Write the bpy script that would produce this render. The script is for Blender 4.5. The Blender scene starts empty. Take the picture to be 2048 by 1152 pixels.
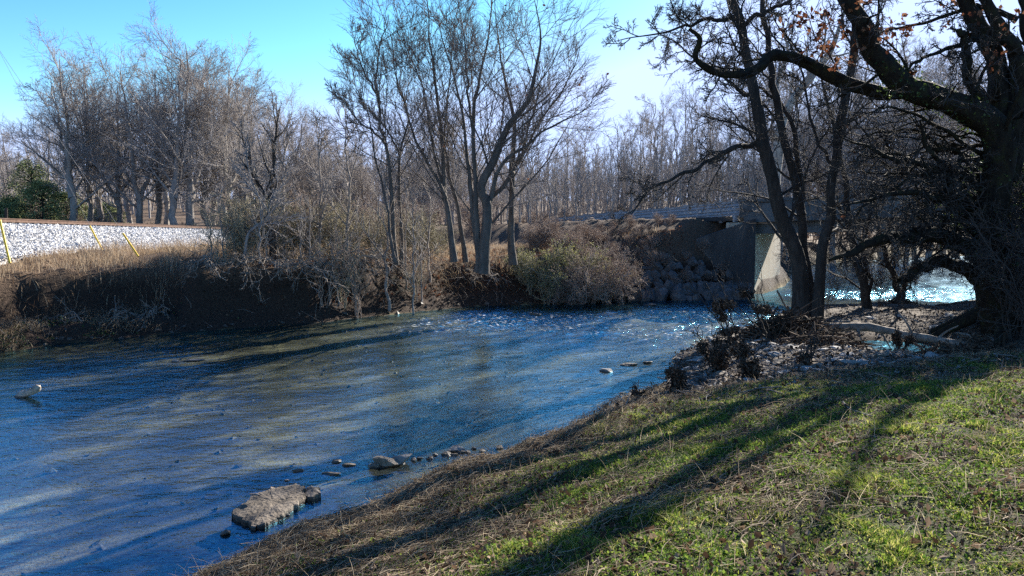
import bpy, math
import numpy as np
from mathutils import Vector

# ------------------------------------------------------------------ camera, sky, sun, exposure
sc = bpy.context.scene
col = sc.collection
EYE, FPX, HOR = 2.8, 1518.0, 470.0
PITCH = -math.atan((576 - HOR) / FPX)
cam_d = bpy.data.cameras.new("camera")
cam = bpy.data.objects.new("camera", cam_d)
col.objects.link(cam)
cam.location = (0, 0, EYE)
cam.rotation_euler = (math.radians(90) + PITCH, 0, 0)
cam_d.sensor_width = 36
cam_d.lens = 36 * FPX / 2048
cam_d.clip_start, cam_d.clip_end = 0.05, 6000
sc.camera = cam

SUN_AZ, SUN_EL = math.radians(36), math.radians(26.5)
SUN_DIR = Vector((math.sin(SUN_AZ) * math.cos(SUN_EL), math.cos(SUN_AZ) * math.cos(SUN_EL), math.sin(SUN_EL)))
world = bpy.data.worlds.new("World")
sc.world = world
world.use_nodes = True
wn, wl = world.node_tree.nodes, world.node_tree.links
bg = wn["Background"]
sky = wn.new("ShaderNodeTexSky")
sky.sky_type = 'NISHITA'
sky.sun_disc = False
sky.sun_elevation, sky.sun_rotation = SUN_EL, SUN_AZ
sky.air_density, sky.dust_density, sky.ozone_density, sky.altitude = 1.0, 0.2, 1.6, 100
hsv = wn.new("ShaderNodeHueSaturation")
hsv.inputs["Saturation"].default_value = 1.2
hsv.inputs["Hue"].default_value = 0.495
hsv.inputs["Value"].default_value = 0.75
gam = wn.new("ShaderNodeGamma")
gam.inputs[1].default_value = 1.55
wl.new(sky.outputs[0], hsv.inputs["Color"])
wl.new(hsv.outputs[0], gam.inputs[0])
cap = wn.new("ShaderNodeMix")                           # the lens flare round the sun tops out, as in the photograph
cap.data_type, cap.blend_type = 'RGBA', 'DARKEN'
cap.inputs[0].default_value = 1
cap.inputs[7].default_value = (4.5, 5.8, 9, 1)
wl.new(gam.outputs[0], cap.inputs[6])
wl.new(cap.outputs[2], bg.inputs[0])
bg.inputs[1].default_value = 0.051
sun_d = bpy.data.lights.new("sun", 'SUN')
sun = bpy.data.objects.new("sun", sun_d)
col.objects.link(sun)
sun_d.energy, sun_d.angle, sun_d.color = 5.0, math.radians(0.5), (1, 0.93, 0.82)
sun.rotation_euler = SUN_DIR.to_track_quat('Z', 'Y').to_euler()
sc.view_settings.view_transform = 'Standard'
sc.view_settings.look = 'None'
sc.view_settings.exposure = 1.8
sc.view_settings.gamma = 1
sc.cycles.use_denoising = False                          # keep twigs, ripples and grass crisp
sc.cycles.max_bounces = 8
sc.cycles.transparent_max_bounces = 12
sc.cycles.sample_clamp_indirect = 4

# ------------------------------------------------------------------ helpers
cp, sp = math.cos(PITCH), math.sin(PITCH)

def ray(u, v):
    x, y = (u - 1024) / FPX, -(v - 576) / FPX
    return np.array([x, cp - y * sp, sp + y * cp])

def PD(u, v, D):
    """world point seen at photo pixel u, v at depth D metres"""
    r = ray(u, v)
    return np.array([0, 0, EYE]) + r * (D / r[1])

def PZ(u, v, z=0.0):
    """world point seen at photo pixel u, v on the level z"""
    r = ray(u, v)
    return np.array([0, 0, EYE]) + r * ((z - EYE) / r[2])

def sst(a, b, x):
    t = np.clip((x - a) / (b - a + 1e-9), 0, 1)
    return t * t * (3 - 2 * t)

def hash2(i, j, s):
    n = np.sin(i * 127.1 + j * 311.7 + s * 74.7) * 43758.5453
    return n - np.floor(n)

def vnoise(x, y, s=0):
    i, j = np.floor(x), np.floor(y)
    fx, fy = x - i, y - j
    fx, fy = fx * fx * (3 - 2 * fx), fy * fy * (3 - 2 * fy)
    a, b = hash2(i, j, s), hash2(i + 1, j, s)
    c, d = hash2(i, j + 1, s), hash2(i + 1, j + 1, s)
    return (a + (b - a) * fx) * (1 - fy) + (c + (d - c) * fx) * fy

def fbm(x, y, s=0, o=4):
    r, a, t = 0, 1.0, 0
    for k in range(o):
        r = r + a * vnoise(x * 2 ** k, y * 2 ** k, s + k)
        t += a
        a *= 0.5
    return r / t

def dist_poly(X, Y, pts):
    best = np.full(X.shape, 1e9)
    for (ax, ay), (bx, by) in zip(pts[:-1], pts[1:]):
        dx, dy = bx - ax, by - ay
        t = np.clip(((X - ax) * dx + (Y - ay) * dy) / (dx * dx + dy * dy), 0, 1)
        best = np.minimum(best, np.hypot(X - ax - t * dx, Y - ay - t * dy))
    return best

def inside(X, Y, pts):
    r = np.zeros(X.shape, bool)
    n = len(pts)
    for i in range(n):
        ax, ay = pts[i]
        bx, by = pts[(i + 1) % n]
        if ay == by:
            continue
        c = ((ay > Y) != (by > Y)) & (X < (bx - ax) * (Y - ay) / (by - ay) + ax)
        r ^= c
    return r

class MB:
    def __init__(s):
        s.v, s.f, s.n, s.t = [], [], 0, []

    def add(s, V, F, tint=None):
        V = np.asarray(V, float).reshape(-1, 3)
        F = np.asarray(F, int)
        s.v.append(V)
        s.f.append(F + s.n)
        s.t.append(np.zeros(len(V)) if tint is None else np.asarray(tint, float))
        s.n += len(V)
        return s

    def build(s, name, mat, parent=None, smooth=True, loc=None):
        V = np.concatenate(s.v)
        if loc is not None:
            V = V - np.asarray(loc)
        me = bpy.data.meshes.new(name)
        me.vertices.add(len(V))
        me.vertices.foreach_set("co", V.astype(np.float32).ravel())
        idx = np.concatenate([f.ravel() for f in s.f])
        tot = np.concatenate([np.full(len(f), f.shape[1]) for f in s.f])
        st = np.concatenate([[0], np.cumsum(tot)[:-1]])
        me.loops.add(len(idx))
        me.loops.foreach_set("vertex_index", idx.astype(np.int32))
        me.polygons.add(len(tot))
        me.polygons.foreach_set("loop_start", st.astype(np.int32))
        me.polygons.foreach_set("use_smooth", np.full(len(tot), smooth))
        a = me.attributes.new("tint", 'FLOAT', 'POINT')
        a.data.foreach_set("value", np.concatenate(s.t).astype(np.float32))
        me.update(calc_edges=True)
        me.materials.append(mat)
        o = bpy.data.objects.new(name, me)
        col.objects.link(o)
        if parent is not None:
            o.parent = parent
        return o

def box(mb, c, sx, sy, sz, ax=(1, 0, 0), ay=None, az=(0, 0, 1), tint=0.0):
    c, ax, az = np.array(c, float), np.array(ax, float), np.array(az, float)
    ax /= np.linalg.norm(ax)
    ay = np.cross(az, ax) if ay is None else np.array(ay, float)
    ay /= np.linalg.norm(ay)
    V = [c + ax * sx / 2 * i + ay * sy / 2 * j + az * sz / 2 * k for i in (-1, 1) for j in (-1, 1) for k in (-1, 1)]
    F = [[0, 1, 3, 2], [4, 6, 7, 5], [0, 4, 5, 1], [2, 3, 7, 6], [0, 2, 6, 4], [1, 5, 7, 3]]
    mb.add(V, F, np.full(8, tint))

def prism(mb, prof, path, up=(0, 0, 1)):
    """sweep a closed 2-D profile (across, up) along a path"""
    path = np.asarray(path, float)
    t = np.gradient(path, axis=0)
    t[:, 2] *= 0.0
    t /= np.linalg.norm(t, axis=1)[:, None]
    side = np.cross(t, np.array(up))
    k, n = len(prof), len(path)
    V = np.zeros((n, k, 3))
    for j, (a, b) in enumerate(prof):
        V[:, j] = path + side * a + np.array(up) * b
    F = [[i * k + j, i * k + (j + 1) % k, (i + 1) * k + (j + 1) % k, (i + 1) * k + j] for i in range(n - 1) for j in range(k)]
    mb.add(V, F)
    mb.f.append(np.array([list(range(k))]) + mb.n - n * k)
    mb.f.append(np.array([list(range((n - 1) * k, n * k))[::-1]]) + mb.n - n * k)

def tubes(mb, P, R, k=4, tint=None, rough=0.0):
    N, S, _ = P.shape
    T = np.gradient(P, axis=1)
    T /= np.linalg.norm(T, axis=2, keepdims=True) + 1e-9
    ref = np.zeros((N, 1, 3))
    m = T.mean(1)
    ax = np.argmin(np.abs(m), axis=1)
    ref[np.arange(N), 0, ax] = 1
    A = np.cross(T, ref)
    A /= np.linalg.norm(A, axis=2, keepdims=True) + 1e-9
    B = np.cross(T, A)
    ang = np.arange(k) / k * 2 * math.pi
    RK = np.repeat(R[:, :, None], k, 2)
    if rough:
        sidx, kidx, nidx = np.arange(S)[None, :, None], np.arange(k)[None, None, :], np.arange(N)[:, None, None]
        RK = RK * (1 + rough * (hash2(kidx + 0 * sidx, nidx + 0 * kidx, 7) - .5) + rough * 1.3 * (vnoise(kidx * .9 + nidx * 7.3, sidx * .5 + 0 * kidx, 9) - .5) + rough * .8 * (vnoise(sidx * .33 + nidx * 3.1, 0 * kidx + .5, 4) - .5))
    V = P[:, :, None] + RK[..., None] * (A[:, :, None] * np.cos(ang)[:, None] + B[:, :, None] * np.sin(ang)[:, None])
    i = np.arange(N)[:, None, None] * S * k + np.arange(S - 1)[None, :, None] * k
    j = np.arange(k)[None, None, :]
    j2 = (j + 1) % k
    F = np.stack([i + j, i + j2, i + k + j2, i + k + j], -1).reshape(-1, 4)
    tt = None if tint is None else np.repeat(tint, S * k)
    mb.add(V.reshape(-1, 3), F, tt)

def resample(pts, n):
    p = np.asarray(pts, float)
    m = len(p)
    q = np.concatenate([[2 * p[0] - p[1]], p, [2 * p[-1] - p[-2]]])
    out = []
    for s in np.linspace(0, m - 1 - 1e-6, n):
        i = int(s)
        t = s - i
        a, b, c, d = q[i], q[i + 1], q[i + 2], q[i + 3]
        out.append(0.5 * (2 * b + (c - a) * t + (2 * a - 5 * b + 4 * c - d) * t * t + (3 * b - a - 3 * c + d) * t ** 3))
    return np.array(out)

def grow(rng, P, R, n, t0, t1, ang, ratio, rr, rmin, S, gn, up, maxlen=1e9, flat=0.0):
    """n children along every branch of P; returns their own curves and radii"""
    N, S0, _ = P.shape
    L = np.linalg.norm(np.diff(P, axis=1), axis=2).sum(1)
    M = N * n
    idx = np.repeat(np.arange(N), n)
    t = (np.tile(np.arange(n), N) + rng.random(M)) / n
    t = t0 + (t1 - t0) * t
    f = t * (S0 - 1.001)
    i = f.astype(int)
    w = (f - i)[:, None]
    pos = P[idx, i] * (1 - w) + P[idx, i + 1] * w
    tan = P[idx, i + 1] - P[idx, i]
    tan /= np.linalg.norm(tan, axis=1)[:, None] + 1e-9
    rad = R[idx, i] * (1 - w[:, 0]) + R[idx, i + 1] * w[:, 0]
    v = rng.normal(size=(M, 3))
    v[:, 2] *= (1 - flat)
    v -= tan * (v * tan).sum(1)[:, None]
    v /= np.linalg.norm(v, axis=1)[:, None]
    a = np.radians(rng.normal(ang, ang * 0.25, M))[:, None]
    d = tan * np.cos(a) + v * np.sin(a)
    ln = np.minimum(L[idx] * ratio * (1.2 - 0.75 * t) * rng.uniform(0.55, 1.3, M), maxlen)
    Q = np.zeros((M, S, 3))
    Q[:, 0] = pos
    for s in range(1, S):
        d = d + rng.normal(size=(M, 3)) * gn + np.array([0, 0, up])
        d /= np.linalg.norm(d, axis=1)[:, None]
        Q[:, s] = Q[:, s - 1] + d * (ln / (S - 1))[:, None]
    sq = np.linspace(0, 1, S)[None]
    r0 = np.maximum(rad * rr, rmin)[:, None]
    return Q, r0 * (1 - sq) ** 0.9 * (1 - 0.1) + rmin * 0.8 + 0 * sq

def mk(name):
    m = bpy.data.materials.new(name)
    m.use_nodes = True
    return m, m.node_tree.nodes, m.node_tree.links, m.node_tree.nodes["Principled BSDF"]

def ramp(nt, cols, pos=None):
    r = nt.new("ShaderNodeValToRGB")
    e = r.color_ramp.elements
    n = len(cols)
    pos = pos or [0.25 + 0.5 * i / max(n - 1, 1) for i in range(n)]
    while len(e) < n:
        e.new(0.5)
    for q, p, c in zip(e, pos, cols):
        q.position = p
        q.color = (*c, 1)
    return r

def noise_mat(name, cols, scale=6, rough=0.9, bump=0.4, bscale=None, stretch=None, translucent=0, tint=0.0, spec=0.3, bdist=0.02, wet=False):
    m, n, l, b = mk(name)
    tc = n.new("ShaderNodeTexCoord")
    mp = n.new("ShaderNodeMapping")
    l.new(tc.outputs["Object"], mp.inputs[0])
    if stretch:
        mp.inputs["Scale"].default_value = stretch
    no = n.new("ShaderNodeTexNoise")
    no.inputs["Scale"].default_value = scale
    no.inputs["Detail"].default_value = 6
    no.inputs["Roughness"].default_value = 0.65
    l.new(mp.outputs[0], no.inputs["Vector"])
    r = ramp(n, cols)
    fac = no.outputs[0]
    if tint:
        at = n.new("ShaderNodeAttribute")
        at.attribute_name = "tint"
        mx = n.new("ShaderNodeMath")
        mx.operation = 'MULTIPLY_ADD'
        l.new(at.outputs["Fac"], mx.inputs[0])
        mx.inputs[1].default_value = tint
        ml = n.new("ShaderNodeMath")
        ml.operation = 'MULTIPLY'
        l.new(no.outputs[0], ml.inputs[0])
        ml.inputs[1].default_value = 1 - tint
        l.new(ml.outputs[0], mx.inputs[2])
        fac = mx.outputs[0]
    l.new(fac, r.inputs[0])
    l.new(r.outputs[0], b.inputs["Base Color"])
    b.inputs["Roughness"].default_value = rough
    b.inputs["Specular IOR Level"].default_value = spec
    if wet:                                             # stone soaked up to a line above the river
        gp = n.new("ShaderNodeNewGeometry"); sx = n.new("ShaderNodeSeparateXYZ"); l.new(gp.outputs["Position"], sx.inputs[0])
        ad = n.new("ShaderNodeMath"); ad.operation = 'MULTIPLY_ADD'; ad.inputs[1].default_value = .05; l.new(no.outputs[0], ad.inputs[0]); l.new(sx.outputs["Z"], ad.inputs[2])
        mw = n.new("ShaderNodeMapRange"); mw.inputs["From Min"].default_value = .045; mw.inputs["From Max"].default_value = .062; mw.inputs["To Min"].default_value = .3; l.new(ad.outputs[0], mw.inputs[0])
        mu = n.new("ShaderNodeMix"); mu.data_type = 'RGBA'; mu.blend_type = 'MULTIPLY'; mu.inputs[0].default_value = 1
        l.new(r.outputs[0], mu.inputs[6]); l.new(mw.outputs[0], mu.inputs[7]); l.new(mu.outputs[2], b.inputs["Base Color"])
        rw = n.new("ShaderNodeMapRange"); rw.inputs["From Min"].default_value = .045; rw.inputs["From Max"].default_value = .062; rw.inputs["To Min"].default_value = .5; rw.inputs["To Max"].default_value = rough
        l.new(ad.outputs[0], rw.inputs[0]); l.new(rw.outputs[0], b.inputs["Roughness"])
    if bump:
        nb = n.new("ShaderNodeTexNoise")
        nb.inputs["Scale"].default_value = bscale or scale * 4
        nb.inputs["Detail"].default_value = 5
        l.new(mp.outputs[0], nb.inputs["Vector"])
        bu = n.new("ShaderNodeBump")
        bu.inputs["Strength"].default_value = bump
        bu.inputs["Distance"].default_value = bdist
        l.new(nb.outputs[0], bu.inputs["Height"])
        l.new(bu.outputs[0], b.inputs["Normal"])
    if translucent:
        tr = n.new("ShaderNodeBsdfTranslucent")
        l.new(r.outputs[0], tr.inputs[0])
        ms = n.new("ShaderNodeMixShader")
        ms.inputs[0].default_value = translucent
        l.new(b.outputs[0], ms.inputs[1])
        l.new(tr.outputs[0], ms.inputs[2])
        l.new(ms.outputs[0], n["Material Output"].inputs[0])
    return m

def tag(o, label, cat, group=None, kind=None):
    o["label"], o["category"] = label, cat
    if group:
        o["group"] = group
    if kind:
        o["kind"] = kind
    return o

def empty(name, loc, label=None, cat=None, group=None, rz=0.0, s=1.0):
    o = bpy.data.objects.new(name, None)
    o.empty_display_size = 0.2
    col.objects.link(o)
    o.location = loc
    o.rotation_euler = (0, 0, rz)
    o.scale = (s, s, s)
    if label:
        tag(o, label, cat, group)
    return o

def dup(root, loc, rz=0.0, s=1.0, label=None, group=None, rot=None, sz=None):
    c = root.copy()
    col.objects.link(c)
    c.location = loc
    c.rotation_euler = rot if rot is not None else (0, 0, rz)
    c.scale = sz if sz is not None else (s, s, s)
    if label:
        c["label"] = label
    if group:
        c["group"] = group
    for ch in KIDS.get(root.name, []):
        q = ch.copy()
        col.objects.link(q)
        q.parent = c
    return c

KIDS = {}

# ------------------------------------------------------------------ materials
M = {}
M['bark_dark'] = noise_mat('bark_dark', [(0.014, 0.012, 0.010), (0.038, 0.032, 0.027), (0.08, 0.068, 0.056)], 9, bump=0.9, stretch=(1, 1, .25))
M['bark_mid'] = noise_mat('bark_mid', [(0.045, 0.036, 0.03), (0.105, 0.088, 0.074), (0.18, 0.155, 0.13)], 7, bump=0.9, stretch=(1, 1, .25))
M['twig_mid'] = noise_mat('twig_mid', [(0.12, 0.10, 0.09), (0.22, 0.19, 0.17)], 1.2, bump=0)
M['bark_grey'] = noise_mat('bark_grey', [(0.12, 0.10, 0.088), (0.25, 0.22, 0.195), (0.40, 0.36, 0.32)], 5, bump=0.7, stretch=(1, 1, .3))
M['bark_pale'] = noise_mat('bark_pale', [(0.13, 0.11, 0.09), (0.30, 0.27, 0.23), (0.5, 0.47, 0.42)], 2.2, bump=0.4, stretch=(1, 1, .35))
M['twig_grey'] = noise_mat('twig_grey', [(0.22, 0.195, 0.18), (0.38, 0.345, 0.32)], 1.2, bump=0)
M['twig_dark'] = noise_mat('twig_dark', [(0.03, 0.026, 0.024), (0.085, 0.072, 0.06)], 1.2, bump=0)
M['twig_olive'] = noise_mat('twig_olive', [(0.15, 0.13, 0.09), (0.28, 0.25, 0.17), (0.42, 0.38, 0.29)], 1.6, bump=0)
M['twig_brown'] = noise_mat('twig_brown', [(0.14, 0.10, 0.08), (0.28, 0.215, 0.17), (0.42, 0.345, 0.285)], 1.3, bump=0)
M['leaf_dead'] = noise_mat('leaf_dead', [(0.06, 0.022, 0.012), (0.13, 0.05, 0.025), (0.22, 0.11, 0.06)], 3, bump=0, translucent=.35, tint=.6)
M['leaf_brown'] = noise_mat('leaf_brown', [(0.045, 0.026, 0.016), (0.14, 0.08, 0.048), (0.28, 0.19, 0.12)], 3, bump=0, translucent=.2, tint=.7, rough=.8)
M['leaf_green'] = noise_mat('leaf_green', [(0.018, 0.035, 0.01), (0.05, 0.085, 0.02), (0.12, 0.16, 0.045)], 3, bump=0, translucent=.3, tint=.6, rough=.5)
M['leaf_olive'] = noise_mat('leaf_olive', [(0.06, 0.07, 0.02), (0.14, 0.15, 0.045), (0.22, 0.22, 0.08)], 3, bump=0, translucent=.35, tint=.6, rough=.6)
M['leaf_yellowgreen'] = noise_mat('leaf_yellowgreen', [(0.07, 0.085, 0.025), (0.17, 0.18, 0.055), (0.29, 0.28, 0.11)], 3, bump=0, translucent=.4, tint=.6, rough=.6)
M['cedar'] = noise_mat('cedar', [(0.07, 0.10, 0.042), (0.16, 0.20, 0.075), (0.25, 0.28, 0.12)], 2, bump=0, tint=.6)
M['grass'] = noise_mat('grass_blade', [(0.05, 0.11, 0.012), (0.13, 0.21, 0.022), (0.28, 0.32, 0.045), (0.42, 0.38, 0.13)], 1.4, bump=0, translucent=.5, tint=.7, rough=.7, spec=.12)
M['clover'] = noise_mat('clover_leaf', [(0.035, 0.075, 0.012), (0.085, 0.15, 0.024), (0.20, 0.26, 0.045)], 1.4, bump=0, translucent=.4, tint=.7, rough=.7, spec=.15)
M['straw'] = noise_mat('straw', [(0.10, 0.072, 0.048), (0.26, 0.195, 0.13), (0.52, 0.43, 0.30)], 2, bump=0, translucent=.4, tint=.7, rough=.8, spec=.15)
M['weed'] = noise_mat('weed_stem', [(0.13, 0.085, 0.055), (0.30, 0.215, 0.14), (0.48, 0.385, 0.27)], 0.9, bump=0, translucent=.4, tint=.6, rough=.9, spec=.1)
M['rock_grey'] = noise_mat('rock_grey', [(0.085, 0.08, 0.075), (0.18, 0.17, 0.16), (0.30, 0.285, 0.265)], 4, bump=1.0, bscale=16, bdist=.03, wet=True)
M['rock_riprap'] = noise_mat('rock_riprap', [(0.05, 0.048, 0.046), (0.105, 0.10, 0.095), (0.17, 0.165, 0.155)], 4, bump=0.8, bscale=9, bdist=.03)
M['rock_brown'] = noise_mat('rock_brown', [(0.09, 0.075, 0.055), (0.20, 0.165, 0.125), (0.33, 0.28, 0.22)], 5, bump=1.0, bscale=20, bdist=.03, wet=True)
M['slab_brown'] = noise_mat('slab_brown', [(0.055, 0.045, 0.034), (0.12, 0.098, 0.075), (0.21, 0.175, 0.14)], 6, bump=1.0, bscale=24, bdist=.03, wet=True)
M['rock_dark'] = noise_mat('rock_dark', [(0.03, 0.025, 0.02), (0.08, 0.065, 0.05), (0.14, 0.12, 0.1)], 7, bump=0.9, bscale=18, rough=.6)
M['ballast'] = noise_mat('ballast_stone', [(0.33, 0.325, 0.325), (0.50, 0.495, 0.495), (0.68, 0.68, 0.68)], 3, bump=0.3, tint=.75)
M['rust'] = noise_mat('rusty_steel', [(0.04, 0.024, 0.018), (0.09, 0.052, 0.037), (0.15, 0.092, 0.066)], 5, bump=.2)
M['tie'] = noise_mat('old_timber', [(0.03, 0.024, 0.02), (0.085, 0.066, 0.052)], 6, bump=.4)
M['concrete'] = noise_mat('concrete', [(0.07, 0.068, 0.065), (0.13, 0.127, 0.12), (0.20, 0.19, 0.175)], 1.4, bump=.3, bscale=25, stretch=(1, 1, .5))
M['concrete_dark'] = noise_mat('concrete_shaded', [(0.03, 0.03, 0.03), (0.065, 0.062, 0.058), (0.12, 0.115, 0.105)], 1.1, bump=.4, bscale=18, stretch=(1, 1, .35))  # same bridge concrete, with the wing wall's shade put into the colour
M['concrete_sunlit'] = noise_mat('concrete_sunlit', [(0.34, 0.29, 0.22), (0.48, 0.41, 0.31), (0.58, 0.51, 0.40)], 1.2, bump=.3, bscale=25, stretch=(1, 1, .4))  # same bridge concrete, sunlight on the abutment face put into the colour
M['galv'] = noise_mat('galvanised_steel', [(0.20, 0.215, 0.235), (0.32, 0.34, 0.36)], 3, rough=.55, bump=.1, spec=.5)
M['asphalt'] = noise_mat('asphalt', [(0.04, 0.04, 0.042), (0.06, 0.06, 0.06)], 8, bump=.3)
M['yellow'] = noise_mat('yellow_plastic', [(0.55, 0.36, 0.03), (0.75, 0.52, 0.05)], 3, bump=.05, rough=.5)
M['wire'] = noise_mat('wire_steel', [(0.12, 0.12, 0.13), (0.2, 0.2, 0.2)], 3, bump=0)
M['white_paint'] = noise_mat('white_paint', [(0.7, 0.72, 0.74), (0.8, 0.8, 0.8)], 3, bump=0, rough=.4)
M['black_paint'] = noise_mat('black_paint', [(0.02, 0.02, 0.02), (0.04, 0.04, 0.04)], 3, bump=0)
M['drift'] = noise_mat('driftwood', [(0.09, 0.07, 0.055), (0.22, 0.18, 0.145), (0.38, 0.33, 0.28)], 5, bump=.6, stretch=(1, 1, 1))
M['drift_pale'] = noise_mat('pale_driftwood', [(0.16, 0.12, 0.085), (0.42, 0.35, 0.27), (0.62, 0.54, 0.44)], 7, bump=.8, wet=True)
M['debris'] = noise_mat('flood_debris', [(0.025, 0.018, 0.012), (0.075, 0.05, 0.034), (0.17, 0.115, 0.078)], 5, bump=.3, tint=.5, spec=.15)
M['moss_bark'] = noise_mat('mossy_bark', [(0.009, 0.008, 0.007), (0.026, 0.022, 0.017), (0.042, 0.045, 0.018)], 7, bump=1.0, bscale=22, bdist=.05, stretch=(1, 1, .4), spec=.1)  # moss green is its own; bark darkened in colour for the backlit side

# ------------------------------------------------------------------ the lie of the land
def xy(u, v, z=0.0):
    p = PZ(u, v, z)
    return (p[0], p[1])
RAIL_A, RAIL_B = np.array([-20.2, 30.0]), np.array([-24.9, 66.0])
rail_dir = (RAIL_B - RAIL_A) / np.linalg.norm(RAIL_B - RAIL_A)
rail_nrm = np.array([rail_dir[1], -rail_dir[0]])        # towards the river

LSH = [(-160, -40), (-60, -4), (-30, 8), (-19, 13.6), xy(0, 706), xy(60, 698), xy(120, 688), xy(200, 681), xy(290, 672), xy(400, 663), xy(520, 654),
       xy(640, 646), xy(760, 632), xy(930, 614), xy(1020, 611), xy(1100, 608), xy(1200, 602), xy(1280, 598), xy(1390, 594), xy(1480, 590),
       xy(1515, 588), (12.5, 37.1), (15.0, 41.8), (19.5, 53), (27, 70), (44, 92), (90, 120), (260, 200)]
RSH = [(-150, -75), (-40, -20), (-12, -6), (-5, 2.6), xy(370, 1152), xy(480, 1112), xy(600, 1075), xy(690, 1040), xy(780, 1000), xy(850, 965), xy(930, 935),
       xy(1010, 920), xy(1060, 900), xy(1130, 862), xy(1230, 815), xy(1325, 785), xy(1345, 745), xy(1350, 715), xy(1400, 690), xy(1460, 665),
       xy(1530, 645), xy(1640, 612), xy(1760, 605), xy(1820, 617), xy(1950, 603), (21.5, 33), (26, 41), (36, 57), (58, 78), (110, 100), (270, 170)]
RIVER = LSH + RSH[::-1]
GRASS_EDGE = [(-150, -75), (-40, -20), (-12, -6), (-5, 2.6), xy(370, 1152), xy(480, 1112), xy(600, 1075), xy(690, 1040), xy(780, 1000), xy(850, 965), xy(930, 935),
              xy(1010, 920), xy(1060, 900), xy(1130, 862), xy(1230, 820), (2.2, 11.9), (4.3, 12.7), (5.9, 13.5), (8.25, 14.6), (10.2, 15.2), (14, 16.2), (26, 19), (80, 22)]
GRASS_POLY = GRASS_EDGE + [(80, -150), (-150, -150)]
BA = np.array([11.4, 35.4])                             # near corner of the left abutment
BD = np.array([0.915, -0.403])                          # along the bridge, to the right
BN = np.array([0.403, 0.915])                           # across the bridge, away from us
BRIDGE_LEN, BRIDGE_W = 17.5, 5.6
def path_road():
    c = BA + BN * BRIDGE_W / 2
    return [tuple(c + BD * 80), tuple(c + BD * BRIDGE_LEN), tuple(c), tuple(c + np.array([-2.6, 1.9])), tuple(c + np.array([-4.4, 4.6])), tuple(c + np.array([-6.2, 9])),
            tuple(c + np.array([-8.0, 15])), (-4, 61), (-22, 66), (-60, 70)]
ROAD = path_road()
ROAD_Z = 3.62

def rail_d(X, Y):
    return (X - RAIL_A[0]) * rail_nrm[0] + (Y - RAIL_A[1]) * rail_nrm[1]

def ground(X, Y, full=False):
    X, Y = np.asarray(X, float), np.asarray(Y, float)
    wet = inside(X, Y, RIVER)
    dL, dR = dist_poly(X, Y, LSH), dist_poly(X, Y, RSH)
    n1 = fbm(X * .35, Y * .35, 3) - .5
    n2 = fbm(X * 1.5, Y * 1.5, 11) - .5
    n3 = fbm(X * 6, Y * 6, 23, 3) - .5
    # water bed
    m = np.minimum(dL, dR)
    zb = -0.05 - 0.36 * sst(0, 3.0, m) + n1 * .16 + n2 * .1 + n3 * .05
    zb = np.minimum(zb, -0.03)
    # left bank
    d = dL
    lo_ = sst(-9.2, -11.2, X + n1 * 3)
    a = .25 + .1 * sst(-3, -5, X) + 1.25 * lo_ + n2 * .5
    b = 2.3 - 1.35 * sst(-3, -5.5, X) * (1 - lo_) + n2 * .5
    zl = (.34 + n2 * .3) * sst(0, .5, d) + (1.45 + n1 * .3) * sst(a, b, d) + .32 * sst(2, 6, d) + n2 * .12 + n3 * (.07 + .30 * sst(.15, .5, d) * sst(1.4, .8, d))
    rd = rail_d(X, Y)
    beyond = np.clip(-rd - 6, 0, None)
    zl = zl + .25 * sst(3, -3, rd) + beyond * .012 + sst(75, 240, Y) * 11 + sst(60, 190, beyond) * 8
    dr = dist_poly(X, Y, ROAD)
    emb = ROAD_Z - .02 - np.clip(dr - 3.5, 0, None) * (.50 + n1 * .2) + np.where(dr > 3.4, n2 * .35, 0)
    emb = np.minimum(emb, .25 + (.95 + 1.0 * sst(5.5, 8.5, X)) * np.clip(dL, 0, None)) - np.where(dr < 3.0, 0.12, 0)
    emb = np.where(X < -16, -9, emb)
    zl = np.maximum(zl, emb)
    # right bank
    gi = inside(X, Y, GRASS_POLY)
    dg = np.where(gi, dist_poly(X, Y, GRASS_EDGE), 0)
    bar = (.06 + .26 * sst(0, 2.5, dR) + n1 * .22 + n2 * .10 + n3 * .06)
    pud = np.exp(-(((X - 9.6) / 1.9) ** 2 + ((Y - 18.6) / 1.7) ** 2))
    bar = np.where(bar - pud * .75 < -.25, -.25 + n3 * .03, bar - pud * .75)
    mound = np.exp(-(((X - 12.9) / 1.9) ** 2 + ((Y - 19.0) / 2.0) ** 2)) * .55
    bar = bar + mound + sst(20, 34, X) * 1.6 * sst(0, 4, dR)
    dgs = dg
    gz = .10 * sst(0, .3, dgs) + .25 * sst(0, 1.0, dgs) + .85 * sst(.6, 5.0, dgs) + .0 + n1 * .16 + n2 * .08 + n3 * .045
    gz = gz + (n2 * .38 + n3 * .14 - .03) * sst(.9, .0, dgs)
    fold = sst(1.5, 5.5, X)
    zr = np.where(gi, gz + fold * .30 * sst(2.5, 0, dgs), bar)
    dr2 = np.where(X > 22, dr, 99)
    zr = np.maximum(zr, np.minimum(ROAD_Z + .7 - np.clip(dr2 - 4.7, 0, None) * .5, .7 * dR))
    z = np.where(wet, zb, np.where(dL < dR, zl, zr))
    if full:
        return z, wet, dL, dR, gi, dg, rd, dr, n1, n2
    return z

def gz1(x, y):
    return float(ground(np.array([x]), np.array([y]))[0])

def axis_coords(lo, hi, step, far_lo, far_hi):
    c = list(np.arange(lo, hi, step))
    s, x = step, hi
    while x < far_hi:
        c.append(x)
        s *= 1.14
        x += s
    c.append(far_hi)
    s, x = step, lo
    pre = []
    while x > far_lo:
        s *= 1.2
        x -= s
        pre.append(x)
    return np.array(pre[::-1] + c)

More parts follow.
